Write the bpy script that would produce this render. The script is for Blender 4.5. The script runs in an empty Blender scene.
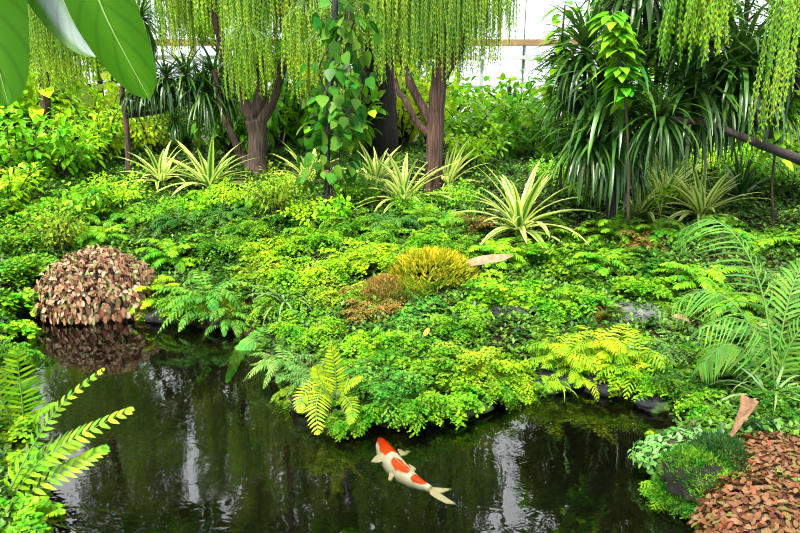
import bpy, bmesh, math, random
import numpy as np
from mathutils import Vector as V, Matrix

R = random.Random(11)
S = bpy.context.scene
COL = S.collection
rad = math.radians

# ------------------------------------------------------------------ camera
CAMZ, PITCH, F = 1.8, rad(14.6), 600.0
SP, CP = math.sin(PITCH), math.cos(PITCH)
cam = bpy.data.cameras.new('camera')
cam.lens = 27.0
cam.sensor_width = 36.0
cam.clip_end = 200
co = bpy.data.objects.new('camera', cam)
COL.objects.link(co)
co.location = (0, 0, CAMZ)
co.rotation_euler = (math.pi / 2 - PITCH, 0, 0)
S.camera = co


def ray(px, py):
    u, v = (px - 400) / F, (py - 266.5) / F
    return u, CP - v * SP, -(SP + v * CP)


def at(px, py, Y):
    x, y, z = ray(px, py)
    t = Y / y
    return V((x * t, Y, CAMZ + z * t))


def on_plane(px, py, z0=0.0):
    x, y, z = ray(px, py)
    t = (z0 - CAMZ) / z
    return V((x * t, y * t, z0))


# ------------------------------------------------------------------ ground shape
SHORE_PX = [(18, 322), (40, 313), (70, 312), (100, 316), (150, 313), (172, 322), (200, 327), (244, 331), (262, 352),
            (272, 378), (300, 402), (330, 434), (348, 438), (372, 420), (400, 430), (432, 418), (470, 402), (520, 390),
            (575, 384), (622, 392), (660, 408), (688, 430), (664, 446), (652, 468), (664, 492), (692, 514), (706, 540)]
POND = [on_plane(*p).xy for p in SHORE_PX] + [V((1.45, 1.3)), V((0, 0.9)), V((-1.9, 1.3))]
POND += [on_plane(*p).xy for p in [(14, 533), (4, 460), (6, 400), (2, 355)]]
PA = np.array([[p.x, p.y] for p in POND])
PB = np.roll(PA, -1, axis=0)


def sdist(x, y):
    x = np.asarray(x, float); y = np.asarray(y, float)
    best = np.full(x.shape, 1e9)
    inside = np.zeros(x.shape, bool)
    for (ax, ay), (bx, by) in zip(PA, PB):
        dx, dy = bx - ax, by - ay
        t = np.clip(((x - ax) * dx + (y - ay) * dy) / (dx * dx + dy * dy), 0, 1)
        best = np.minimum(best, (x - ax - t * dx) ** 2 + (y - ay - t * dy) ** 2)
        c = ((ay > y) != (by > y))
        with np.errstate(divide='ignore', invalid='ignore'):
            c &= x < (bx - ax) * (y - ay) / (by - ay + 1e-12) + ax
        inside ^= c
    return np.where(inside, -1, 1) * np.sqrt(best)


def sm(t):
    t = np.clip(t, 0, 1)
    return t * t * (3 - 2 * t)


def H(x, y):
    x = np.asarray(x, float); y = np.asarray(y, float)
    d = sdist(x, y)
    land = 0.12 * sm((d + .03) / 0.16) + 0.205 * np.maximum(0, d - .12)
    land = np.minimum(land, 1.0 + 0 * land)
    near = sm((y - 1.0) / 1.5)
    land = land * (0.25 + 0.75 * near)
    land += sm(d / .4) * (0.035 * np.sin(3.1 * x + 1.3 * y) + 0.03 * np.sin(2.3 * y - 1.7 * x + 1) + .02 * np.sin(6.1 * x + 5.3 * y))
    bed = -0.5 * sm(-d / 0.55) + 0.02 * np.sin(9 * x + 2) * np.sin(8 * y)
    return np.where(d > 0, land, np.minimum(bed, -0.0) - .004)


def h1(x, y):
    return float(H(np.array([x]), np.array([y]))[0])


YS = np.arange(1.6, 18, .02)


def hit(px, py, off=0.0):
    x, y, z = ray(px, py)
    t = YS / y
    X, Z = x * t, CAMZ + z * t
    hh = H(X, YS) + off
    k = np.nonzero(Z <= hh)[0]
    i = k[0] if len(k) else len(YS) - 1
    return V((float(X[i]), float(YS[i]), float(hh[i] - off)))


# ------------------------------------------------------------------ materials
def new_mat(name):
    m = bpy.data.materials.new(name)
    m.use_nodes = True
    nt = m.node_tree
    nt.nodes.clear()
    out = nt.nodes.new('ShaderNodeOutputMaterial')
    return m, nt, out


def N(nt, kind, **kw):
    n = nt.nodes.new(kind)
    for k, v in kw.items():
        setattr(n, k, v)
    return n


K = .62     # plant and soil reflectances


def ramp(nt, stops, fac, k=None):
    k = K if k is None else k
    r = N(nt, 'ShaderNodeValToRGB')
    els = r.color_ramp.elements
    while len(els) < len(stops):
        els.new(0.5)
    for e, (p, c) in zip(els, stops):
        e.position = p
        e.color = (*[x * k for x in c], 1)
    nt.links.new(fac, r.inputs[0])
    return r.outputs[0]


def leaf_shader(nt, out, color, transl=.38, rough=.42, spec=.35, coat=0):
    p = N(nt, 'ShaderNodeBsdfPrincipled')
    p.inputs['Roughness'].default_value = rough
    p.inputs['Specular IOR Level'].default_value = spec
    t = N(nt, 'ShaderNodeBsdfTranslucent')
    mx = N(nt, 'ShaderNodeMixShader')
    mx.inputs[0].default_value = transl
    nt.links.new(color, p.inputs['Base Color'])
    nt.links.new(color, t.inputs['Color'])
    nt.links.new(p.outputs[0], mx.inputs[1])
    nt.links.new(t.outputs[0], mx.inputs[2])
    nt.links.new(mx.outputs[0], out.inputs[0])


def leaf_mat(name, hv=.05, vv=.7, sv=.2, transl=.42, rough=.5, spec=.12):
    """leaf whose colour is the plant's own colour, varied from leaf to leaf"""
    m, nt, out = new_mat(name)
    oi = N(nt, 'ShaderNodeObjectInfo')
    g = N(nt, 'ShaderNodeNewGeometry')
    hs = N(nt, 'ShaderNodeHueSaturation')
    nt.links.new(oi.outputs['Color'], hs.inputs['Color'])
    for sock, a, b in (('Hue', .5 - hv / 2, .5 + hv / 2), ('Value', 1 - vv / 2, 1 + vv / 2)):
        mr = N(nt, 'ShaderNodeMapRange')
        mr.inputs['To Min'].default_value = a
        mr.inputs['To Max'].default_value = b
        if sock == 'Hue':
            nt.links.new(g.outputs['Random Per Island'], mr.inputs[0])
        else:
            w = N(nt, 'ShaderNodeTexWhiteNoise', noise_dimensions='1D')
            nt.links.new(g.outputs['Random Per Island'], w.inputs['W'])
            nt.links.new(w.outputs[0], mr.inputs[0])
        nt.links.new(mr.outputs[0], hs.inputs[sock])
    tc = N(nt, 'ShaderNodeTexCoord')
    nz = N(nt, 'ShaderNodeTexNoise')
    nz.inputs['Scale'].default_value = 2.2
    nz.inputs['Detail'].default_value = 3
    nt.links.new(tc.outputs['Object'], nz.inputs['Vector'])
    h2 = N(nt, 'ShaderNodeHueSaturation')
    nt.links.new(hs.outputs[0], h2.inputs['Color'])
    for sock, a, b in (('Hue', .462, .525), ('Value', 1.35, .65)):
        mr = N(nt, 'ShaderNodeMapRange')
        mr.inputs['From Min'].default_value = .3
        mr.inputs['From Max'].default_value = .7
        mr.inputs['To Min'].default_value = a
        mr.inputs['To Max'].default_value = b
        nt.links.new(nz.outputs[0], mr.inputs[0])
        nt.links.new(mr.outputs[0], h2.inputs[sock])
    leaf_shader(nt, out, h2.outputs[0], transl, rough, spec)
    return m


def island_mat(name, stops, transl=.25, rough=.55, spec=.12):
    m, nt, out = new_mat(name)
    g = N(nt, 'ShaderNodeNewGeometry')
    c = ramp(nt, stops, g.outputs['Random Per Island'])
    leaf_shader(nt, out, c, transl, rough, spec)
    return m


def uv_leaf_mat(name, stops, scale_v=0, transl=.35, rough=.4, spec=.15, veins=0.0):
    """stripes across the blade (u = across, v = along)"""
    m, nt, out = new_mat(name)
    uv = N(nt, 'ShaderNodeUVMap')
    sep = N(nt, 'ShaderNodeSeparateXYZ')
    nt.links.new(uv.outputs[0], sep.inputs[0])
    a = N(nt, 'ShaderNodeMath', operation='SUBTRACT')
    a.inputs[1].default_value = .5
    nt.links.new(sep.outputs[0], a.inputs[0])
    b = N(nt, 'ShaderNodeMath', operation='ABSOLUTE')
    nt.links.new(a.outputs[0], b.inputs[0])
    nz = N(nt, 'ShaderNodeTexNoise')
    nz.inputs['Scale'].default_value = 5
    oi = N(nt, 'ShaderNodeObjectInfo')
    mm = N(nt, 'ShaderNodeMath', operation='MULTIPLY_ADD')
    nt.links.new(oi.outputs['Random'], mm.inputs[0])
    mm.inputs[1].default_value = .22
    nt.links.new(b.outputs[0], mm.inputs[2])
    c = ramp(nt, stops, mm.outputs[0])
    if veins:
        w = N(nt, 'ShaderNodeTexWave')
        w.inputs['Scale'].default_value = veins
        w.inputs['Distortion'].default_value = .6
        mp = N(nt, 'ShaderNodeCombineXYZ')
        q = N(nt, 'ShaderNodeMath', operation='MULTIPLY_ADD')
        nt.links.new(b.outputs[0], q.inputs[0])
        q.inputs[1].default_value = -.45
        nt.links.new(sep.outputs[1], q.inputs[2])
        nt.links.new(q.outputs[0], mp.inputs[0])
        nt.links.new(mp.outputs[0], w.inputs['Vector'])
        mc = N(nt, 'ShaderNodeMix', data_type='RGBA')
        mc.blend_type = 'MULTIPLY'
        mc.inputs[0].default_value = .45
        nt.links.new(c, mc.inputs[6])
        gr = ramp(nt, [(0, (.55, .6, .5)), (.25, (1, 1, 1)), (1, (1, 1, 1))], w.outputs[0], 1)
        nt.links.new(gr, mc.inputs[7])
        c = mc.outputs[2]
    leaf_shader(nt, out, c, transl, rough, spec)
    return m


def bark_mat(name, c1, c2, scale=14, bump=.6, stretch=.25):
    m, nt, out = new_mat(name)
    tc = N(nt, 'ShaderNodeTexCoord')
    mp = N(nt, 'ShaderNodeMapping')
    mp.inputs['Scale'].default_value = (1, 1, stretch)
    nz = N(nt, 'ShaderNodeTexNoise')
    nz.inputs['Scale'].default_value = scale
    nz.inputs['Detail'].default_value = 6
    nt.links.new(tc.outputs['Object'], mp.inputs[0])
    nt.links.new(mp.outputs[0], nz.inputs['Vector'])
    c = ramp(nt, [(.3, c1), (.7, c2)], nz.outputs[0])
    p = N(nt, 'ShaderNodeBsdfPrincipled')
    p.inputs['Roughness'].default_value = .9
    bp = N(nt, 'ShaderNodeBump')
    bp.inputs['Strength'].default_value = bump
    bp.inputs['Distance'].default_value = .03
    nt.links.new(nz.outputs[0], bp.inputs['Height'])
    nt.links.new(bp.outputs[0], p.inputs['Normal'])
    nt.links.new(c, p.inputs['Base Color'])
    nt.links.new(p.outputs[0], out.inputs[0])
    return m


def plain(name, c, rough=.6, metal=0, spec=.4):
    m, nt, out = new_mat(name)
    p = N(nt, 'ShaderNodeBsdfPrincipled')
    p.inputs['Base Color'].default_value = (*[x * .75 for x in c], 1)
    p.inputs['Roughness'].default_value = rough
    p.inputs['Metallic'].default_value = metal
    p.inputs['Specular IOR Level'].default_value = spec
    nt.links.new(p.outputs[0], out.inputs[0])
    return m


def rock_mat(name, c1, c2, moss, amount):
    m, nt, out = new_mat(name)
    tc = N(nt, 'ShaderNodeTexCoord')
    nz = N(nt, 'ShaderNodeTexNoise')
    nz.inputs['Scale'].default_value = 9
    nz.inputs['Detail'].default_value = 8
    nt.links.new(tc.outputs['Object'], nz.inputs['Vector'])
    c = ramp(nt, [(.3, c1), (.7, c2)], nz.outputs[0])
    n2 = N(nt, 'ShaderNodeTexNoise')
    n2.inputs['Scale'].default_value = 5
    n2.inputs['Detail'].default_value = 5
    nt.links.new(tc.outputs['Object'], n2.inputs['Vector'])
    f = ramp(nt, [(.62 - amount, (0, 0, 0)), (.72 - amount, (1, 1, 1))], n2.outputs[0], 1)
    mx = N(nt, 'ShaderNodeMix', data_type='RGBA')
    nt.links.new(f, mx.inputs[0])
    nt.links.new(c, mx.inputs[6])
    mx.inputs[7].default_value = (*moss, 1)
    p = N(nt, 'ShaderNodeBsdfPrincipled')
    p.inputs['Roughness'].default_value = .8
    p.inputs['Specular IOR Level'].default_value = .12
    bp = N(nt, 'ShaderNodeBump')
    bp.inputs['Strength'].default_value = .8
    bp.inputs['Distance'].default_value = .03
    nt.links.new(nz.outputs[0], bp.inputs['Height'])
    nt.links.new(bp.outputs[0], p.inputs['Normal'])
    nt.links.new(mx.outputs[2], p.inputs['Base Color'])
    nt.links.new(p.outputs[0], out.inputs[0])
    return m


M = {}
M['leaf'] = leaf_mat('fern_leaf', hv=.05, vv=.8)
M['needle'] = leaf_mat('strand_leaf', hv=.06, vv=.9, transl=.55)
M['strap'] = leaf_mat('strap_leaf', hv=.02, vv=.7, transl=.25, rough=.3, spec=.5)
M['broad'] = leaf_mat('broad_leaf', hv=.05, vv=.8, transl=.42, rough=.42, spec=.18)
M['stem'] = plain('dark_stem', (.035, .025, .012), .6)
M['gstem'] = plain('green_stem', (.12, .25, .04), .5)
M['varieg'] = uv_leaf_mat('cream_edged_leaf', [(0, (.07, .27, .03)), (.22, (.13, .38, .04)), (.34, (.9, 1.05, .2)), (1, (1.15, 1.15, .5))])
M['copper'] = island_mat('copper_leaf', [(0, (.06, .016, .007)), (.25, (.15, .055, .022)), (.5, (.21, .095, .04)), (.72, (.26, .145, .075)), (.88, (.16, .15, .035)), (1, (.3, .06, .035))], .2)
M['pinkgrey'] = island_mat('dusky_pink_leaf', [(0, (.09, .03, .015)), (.25, (.28, .125, .065)), (.5, (.42, .255, .14)), (.75, (.54, .4, .26)), (.9, (.2, .26, .06)), (1, (.3, .1, .06))], .2)
M['silver'] = island_mat('silver_green_leaf', [(0, (.09, .32, .04)), (.35, (.16, .4, .08)), (.7, (.3, .5, .2)), (1, (.14, .4, .06))], .3)
M['bark'] = bark_mat('brown_bark', (.008, .004, .003), (.13, .075, .05), 30, 1, .12)
M['darkbark'] = bark_mat('dark_bark', (.008, .005, .005), (.04, .025, .02))
M['redbark'] = bark_mat('reddish_bark', (.008, .004, .003), (.16, .075, .05), 40, 1, .1)
M['rock'] = rock_mat('wet_shade_rock', (.008, .008, .009), (.045, .045, .05), (.03, .07, .01), .1)  # near-black also to stand for the shade in gaps under the ferns
M['greyrock'] = rock_mat('grey_rock', (.05, .055, .05), (.2, .21, .19), (.08, .17, .02), .1)
M['mossrock'] = rock_mat('mossy_rock', (.005, .005, .004), (.02, .02, .014), (.03, .06, .006), .12)
M['dry'] = bark_mat('dry_leaf', (.2, .085, .035), (.52, .3, .16), 25, .6)
M['drydark'] = bark_mat('dry_sheath', (.07, .03, .012), (.3, .16, .075), 25, .8)
M['black'] = plain('black_metal', (.015, .016, .02), .4)
M['cap'] = plain('pink_cap', (.6, .25, .2), .5)
M['white'] = plain('white_frame', (.75, .77, .78), .4)
M['beam'] = plain('brown_beam', (.42, .25, .13), .6)
M['wallpaint'] = plain('pale_wall', (.6, .62, .6), .7)
M['bigleaf'] = uv_leaf_mat('big_leaf', [(0, (.12, .34, .01)), (.03, (.075, .25, .004)), (.3, (.045, .18, .002)), (1, (.04, .15, .002))], transl=.5, rough=.55, spec=.06, veins=2.2)
M['sheenlf'] = uv_leaf_mat('sheen_leaf_face', [(0, (.16, .27, .2)), (.3, (.24, .33, .29)), (.42, (.06, .2, .01)), (1, (.06, .24, .02))], transl=.2, rough=.3, spec=.5, veins=3)  # face paled in colour to stand for its grey sheen
M['moss'] = leaf_mat('moss_blade', hv=.06, vv=.8, transl=.3)


# ------------------------------------------------------------------ mesh builder
class MB:
    def __init__(s):
        s.v, s.f, s.uv, s.mi = [], [], [], []

    def add(s, vs, fs, uvs=None, mi=0):
        b = len(s.v)
        s.v += [tuple(p) for p in vs]
        s.f += [tuple(b + i for i in f) for f in fs]
        s.uv += uvs if uvs else [(.5, .5)] * len(vs)
        s.mi += [mi] * len(fs)

    def strip(s, pts, ws, side, fold=.15, mi=0, up=None):
        """a blade: three verts per row, the midrib sunk by fold"""
        n = len(pts)
        vs, uvs, fs = [], [], []
        for i, p in enumerate(pts):
            t = (pts[min(i + 1, n - 1)] - pts[max(i - 1, 0)])
            sd = side[i] if isinstance(side, list) else side
            nr = t.cross(sd)
            if nr.length > 1e-9:
                nr.normalize()
            if nr.z < 0 and up is None:
                nr = -nr
            w = ws[i]
            vs += [p - sd * w + nr * w * fold, p, p + sd * w + nr * w * fold]
            v_ = i / (n - 1)
            uvs += [(0, v_), (.5, v_), (1, v_)]
        for i in range(n - 1):
            a = i * 3
            fs += [(a, a + 1, a + 4, a + 3), (a + 1, a + 2, a + 5, a + 4)]
        s.add(vs, fs, uvs, mi)

    def leaflet(s, p, d, nr, L, W, mi=0):
        sd = d.cross(nr)
        if sd.length < 1e-6:
            sd = V((1, 0, 0))
        sd.normalize()
        n2 = sd.cross(d).normalized()
        m = p + d * L * .5
        s.add([p, m + sd * W + n2 * W * .25, p + d * L, m - sd * W + n2 * W * .25], [(0, 1, 2), (0, 2, 3)], None, mi)

    def fan(s, p, d, nr, L, mi=0):
        sd = d.cross(nr)
        if sd.length < 1e-6:
            sd = V((1, 0, 0))
        sd.normalize()
        s.add([p, p + d * L * .62 + sd * L * .55, p + d * L + sd * L * .16, p + d * L - sd * L * .2, p + d * L * .6 - sd * L * .55],
              [(0, 1, 2), (0, 2, 3), (0, 3, 4)], None, mi)

    def tube(s, pts, rs, n=6, mi=0, cap=True):
        vs, fs = [], []
        a = None
        for i, p in enumerate(pts):
            t = (pts[min(i + 1, len(pts) - 1)] - pts[max(i - 1, 0)]).normalized()
            if a is None:
                a = t.orthogonal().normalized()
            a = (a - t * a.dot(t)).normalized()
            b = t.cross(a)
            r = rs[i] if isinstance(rs, (list, tuple)) else rs
            for k in range(n):
                q = 2 * math.pi * k / n
                vs.append(p + (a * math.cos(q) + b * math.sin(q)) * r)
        for i in range(len(pts) - 1):
            for k in range(n):
                k2 = (k + 1) % n
                fs.append((i * n + k, i * n + k2, i * n + n + k2, i * n + n + k))
        if cap:
            fs.append(tuple(range(n))[::-1])
            fs.append(tuple((len(pts) - 1) * n + k for k in range(n)))
        s.add(vs, fs, None, mi)

    def box(s, lo, hi, mi=0):
        x0, y0, z0 = lo; x1, y1, z1 = hi
        s.add([(x0, y0, z0), (x1, y0, z0), (x1, y1, z0), (x0, y1, z0), (x0, y0, z1), (x1, y0, z1), (x1, y1, z1), (x0, y1, z1)],
              [(0, 3, 2, 1), (4, 5, 6, 7), (0, 1, 5, 4), (1, 2, 6, 5), (2, 3, 7, 6), (3, 0, 4, 7)], None, mi)

    def mesh(s, name, mats, smooth=True):
        me = bpy.data.meshes.new(name)
        me.from_pydata(s.v, [], s.f)
        uvl = me.uv_layers.new(name='UVMap')
        idx = np.empty(len(me.loops), np.int32)
        me.loops.foreach_get('vertex_index', idx)
        uvl.data.foreach_set('uv', np.array(s.uv, np.float32)[idx].ravel())
        me.polygons.foreach_set('material_index', np.array(s.mi, np.int32))
        if smooth:
            me.polygons.foreach_set('use_smooth', np.ones(len(s.f), bool))
        for m in (mats if isinstance(mats, (list, tuple)) else [mats]):
            me.materials.append(m)
        me.update()
        return me


def tag(o, label=None, cat=None, group=None, kind=None):
    if label: o['label'] = label
    if cat: o['category'] = cat
    if group: o['group'] = group
    if kind: o['kind'] = kind
    return o


def ob(name, me, parent=None, color=None, mat=None):
    o = bpy.data.objects.new(name, me)
    COL.objects.link(o)
    if parent: o.parent = parent
    if color: o.color = (*color, 1)
    if mat is not None: o.matrix_local = mat
    return o


def thing(name, loc, label, cat, rz=0, sc=1, group=None):
    o = bpy.data.objects.new(name, None)
    o.empty_display_size = .05
    COL.objects.link(o)
    o.location = loc
    o.rotation_euler = (0, 0, rz)
    o.scale = (sc, sc, sc) if not isinstance(sc, tuple) else sc
    return tag(o, label, cat, group)


def struct(name, me, label=None):
    o = ob(name, me)
    o['kind'] = 'structure'
    if label: o['label'] = label
    return o


def jit(c, a=.12):
    k = K * (1 + R.uniform(-a, a))
    return tuple(max(0, min(1, x * k * (1 + R.uniform(-a, a) * .4))) for x in c)


# plant colours (the plants' own, but raised on back shrubs to imitate light)
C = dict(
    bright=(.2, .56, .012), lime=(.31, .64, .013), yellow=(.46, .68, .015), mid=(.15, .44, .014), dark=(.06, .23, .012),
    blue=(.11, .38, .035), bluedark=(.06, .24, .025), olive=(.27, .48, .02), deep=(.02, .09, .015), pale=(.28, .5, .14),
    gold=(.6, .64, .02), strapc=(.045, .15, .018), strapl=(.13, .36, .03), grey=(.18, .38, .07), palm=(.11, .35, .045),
    weep=(.56, .92, .03), weepd=(.44, .76, .035), russet=(.36, .27, .05))


# ------------------------------------------------------------------ plant kits
def arc(L, e0, e1, n, wob=0):
    """points in the XZ plane; heading goes from e0 to e1 degrees of elevation"""
    p = V((0, 0, 0)); pts = [p.copy()]
    for i in range(n):
        t = (i + .5) / n
        e = rad(e0 + (e1 - e0) * t)
        p = p + V((math.cos(e), R.uniform(-wob, wob), math.sin(e))) * (L / n)
        pts.append(p.copy())
    return pts


def samp(pts, t):
    k = t * (len(pts) - 1)
    i = min(int(k), len(pts) - 2)
    return pts[i].lerp(pts[i + 1], k - i), (pts[i + 1] - pts[i]).normalized()


def pinnate(mb, pts, pairs, plen, pw, ang=70, droop=.15, start=.1, hint=V((0, 0, 1)), rach=.006, taper=.75, rows=3, jitter=.08):
    """a feather-shaped frond along pts: rachis (material 1) and leaflets (material 0)"""
    mb.tube(pts, [rach * (1 - .75 * i / (len(pts) - 1)) for i in range(len(pts))], 4, 1, False)
    for k in range(pairs):
        t = start + (1 - start) * k / (pairs - 1) * .985
        p, T = samp(pts, t)
        sd = T.cross(hint)
        if sd.length < .05: sd = T.cross(V((0, 1, .3)))
        sd.normalize()
        nr = sd.cross(T).normalized()
        q = (t - start) / (1 - start)
        env = min(1, .45 + 2.2 * q) * (1 - q ** 2.2) ** taper + .05
        for sg in (-1, 1):
            a = rad(ang - 25 * q) * (1 + R.uniform(-jitter, jitter))
            d = (sd * sg * math.sin(a) + T * math.cos(a)).normalized()
            L = plen * env * (1 + R.uniform(-jitter, jitter))
            c = p + T * (sg * .25 * plen / pairs)
            ps = []
            for i in range(rows + 1):
                u = i / rows
                ps.append(c + d * L * u - nr * L * droop * u * u - V((0, 0, 1)) * L * droop * .6 * u * u)
            w = [pw * x for x in ([.5, 1, .75, .05] if rows == 3 else [.5, 1, .9, .6, .05] if rows == 4 else [.6, 1, .05])]
            sdir = d.cross(nr).normalized()
            mb.strip(ps, w, sdir, .2, 0)


def maiden_meshes(n, fronds=20, leaf=.085, pin=10, flat=0, seed=1):
    out = []
    for s in range(n):
        R.seed(seed * 100 + s)
        mb, st = MB(), MB()
        for f in range(fronds):
            az = 2 * math.pi * (f + R.uniform(-.4, .4)) / fronds * 2.618
            L = R.uniform(.65, 1.15)
            e0 = R.uniform(45, 85) - flat
            pts = arc(L, e0, R.uniform(-65, -15), 7, .12)
            rot = Matrix.Rotation(az, 3, 'Z')
            pts = [rot @ p for p in pts]
            st.tube(pts, [.008 * (1 - .1 * i) for i in range(len(pts))], 3, 0, False)
            for k in range(pin):
                t = .22 + .76 * k / (pin - 1)
                p, T = samp(pts, t)
                sd = T.cross(V((0, 0, 1)))
                sd = sd.normalized() if sd.length > .02 else V((1, 0, 0))
                sg = 1 if k % 2 else -1
                pl = .34 * L * (1.1 - t) + .05
                d = (sd * sg + T * .7 + V((0, 0, R.uniform(-.25, .25)))).normalized()
                m = max(2, int(pl / (leaf * .62)) + 1)
                for j in range(m + 1):
                    u = (j + .4) / (m + .4)
                    c = p + d * pl * u + V((0, 0, -.3 * pl * u * u))
                    for s2 in ((-1, 1) if j < m else (0,)):
                        ld = (d * (.5 if s2 else 1) + d.cross(V((0, 0, 1))) * s2 * .8 + V((R.uniform(-.4, .4), R.uniform(-.4, .4), R.uniform(-.5, .2)))).normalized()
                        nr = V((R.uniform(-.5, .5), R.uniform(-.5, .5), 1)).normalized()
                        mb.fan(c, ld, nr, leaf * R.uniform(.7, 1.25))
        out.append((mb.mesh('maidenhair_foliage', M['leaf']), st.mesh('maidenhair_stems', M['stem'])))
    return out


def spray_meshes(n, fronds=26, seed=2, pairs=16, plen=.22, pw=.028, L0=.7, L1=1.1):
    """feathery tufts of narrow fronds (selaginella, small ferns)"""
    out = []
    for s in range(n):
        R.seed(seed * 100 + s)
        mb, st = MB(), MB()
        for f in range(fronds):
            az = f * 2.39996 + R.uniform(-.3, .3)
            pts = arc(R.uniform(L0, L1), R.uniform(25, 85), R.uniform(-60, -10), 6, .1)
            rot = Matrix.Rotation(az, 3, 'Z')
            pts = [rot @ p for p in pts]
            pinnate(mb, pts, pairs, plen, pw, 68, .2, .15, V((0, 0, 1)), .006, .7, 2)
        out.append(mb.mesh('fern_foliage', [M['leaf'], M['gstem']]))
    return out


def shrub_meshes(n, leaves=520, lw=.045, ll=.16, seed=3, mat='broad', tall=1.3, rows=3, narrow=False):
    out = []
    for s in range(n):
        R.seed(seed * 100 + s)
        mb, st = MB(), MB()
        nb = 11
        tips = []
        for b in range(nb):
            az = b * 2.39996 + R.uniform(-.3, .3)
            pts = arc(R.uniform(.7, 1.0) * tall, R.uniform(60, 88), R.uniform(10, 60), 5, .15)
            rot = Matrix.Rotation(az, 3, 'Z')
            pts = [rot @ p for p in pts]
            st.tube(pts, [.025 * (1 - .15 * i) for i in range(6)], 5, 0, False)
            tips.append(pts)
        for k in range(leaves):
            pts = tips[k % nb]
            p, T = samp(pts, R.uniform(.2, 1) ** .7)
            o = V((R.gauss(0, 1), R.gauss(0, 1), R.gauss(0, .8))).normalized()
            c = p + o * R.uniform(.02, .3)
            d = (o + V((0, 0, R.uniform(-.7, .4))) + T * .4).normalized()
            sd = d.cross(V((R.uniform(-.4, .4), R.uniform(-.4, .4), 1)))
            sd = sd.normalized() if sd.length > .02 else V((1, 0, 0))
            L = ll * R.uniform(.7, 1.3)
            ps = [c + d * L * u + V((0, 0, -L * .25 * u * u)) for u in (0, .33, .7, 1)]
            mb.strip(ps, [lw * .25, lw, lw * .8, .002], sd, .2)
        out.append((mb.mesh('shrub_foliage', M[mat]), st.mesh('shrub_stems', M['bark'])))
    return out


def mound_mesh(leaves, size, mat, seed, flat=.55, lift=.35):
    """cushion of overlapping small oval leaves"""
    R.seed(seed)
    mb = MB()
    for k in range(leaves):
        z = R.uniform(-.02, 1) ** .8 if R.random() > .1 else 0
        if isinstance(z, complex): z = 0
        a = R.uniform(0, 2 * math.pi)
        bump = 1 + .1 * math.sin(3 * a + seed) + .07 * math.sin(7 * a)
        r = math.sqrt(max(0, 1 - z * z)) * bump
        c = V((r * math.cos(a), r * math.sin(a), z * flat)) * R.uniform(.86, 1.03)
        nr = V((r * math.cos(a), r * math.sin(a), z / flat)).normalized()
        tang = (V((R.gauss(0, 1), R.gauss(0, 1), R.gauss(0, 1) - .5)))
        d = (tang - nr * tang.dot(nr)).normalized()
        d = (d + nr * R.uniform(0, lift * 2)).normalized()
        sd = d.cross(nr).normalized()
        L = size * R.uniform(.7, 1.3)
        ps = [c + d * L * u - nr * L * .2 * u * u for u in (0, .35, .72, 1)]
        mb.strip(ps, [L * .1, L * .3, L * .24, .001], sd, .22)
    return mb.mesh('leaf_cushion', M[mat])


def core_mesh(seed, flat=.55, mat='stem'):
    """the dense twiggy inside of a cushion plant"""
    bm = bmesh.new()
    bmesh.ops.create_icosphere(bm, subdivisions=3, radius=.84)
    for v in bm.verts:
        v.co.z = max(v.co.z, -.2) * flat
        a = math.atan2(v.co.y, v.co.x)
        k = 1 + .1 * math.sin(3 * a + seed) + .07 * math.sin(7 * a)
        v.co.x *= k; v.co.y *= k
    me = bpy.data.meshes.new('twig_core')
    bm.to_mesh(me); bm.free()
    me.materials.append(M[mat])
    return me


def moss_mesh(blades, seed, flat=.55, L=.15):
    R.seed(seed)
    mb = MB()
    for k in range(blades):
        a, rr = R.uniform(0, 2 * math.pi), math.sqrt(R.random())
        z = math.sqrt(1 - rr * rr) * flat
        c = V((rr * math.cos(a), rr * math.sin(a), z)) * .95
        d = (V((rr * math.cos(a), rr * math.sin(a), .9)) + V((R.gauss(0, .5), R.gauss(0, .5), R.gauss(0, .3)))).normalized()
        mb.leaflet(c, d, V((R.gauss(0, 1), R.gauss(0, 1), .5)), L * R.uniform(.6, 1.4), .015)
    return mb.mesh('moss_blades', M['moss'])


def strap_leaf(L, e0, e1, w, mat, n=9, fold=.3):
    mb = MB()
    pts = arc(L, e0, e1, n)
    ws = [w * min(1, .55 + 1.5 * i / n) * (1 - (i / n) ** 3) + .001 for i in range(n + 1)]
    mb.strip(pts, ws, V((0, 1, 0)), fold)
    return mb.mesh('strap_leaf', M[mat])


def strap_head(leaves, w, seed, emin=-50, emax=85, droop=85, mat='strap', n=7):
    """a head of long strap leaves on a dracaena / pandanus branch end"""
    R.seed(seed)
    mb = MB()
    for k in range(leaves):
        e0 = emax + (emin - emax) * ((k + .5) / leaves) + R.uniform(-10, 10)
        e1 = max(-92, e0 - R.uniform(.5, 1.15) * droop)
        pts = arc(R.uniform(.75, 1.1), e0, e1, n, .03)
        rot = Matrix.Rotation(k * 2.39996 + R.uniform(-.2, .2), 3, 'Z')
        pts = [rot @ p for p in pts]
        sd = rot @ V((0, 1, 0))
        ws = [w * min(1, .5 + 1.6 * i / n) * (1 - (i / n) ** 2.6) + .001 for i in range(n + 1)]
        mb.strip(pts, ws, sd, .3)
    return mb.mesh('strap_head', M[mat])


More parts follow.
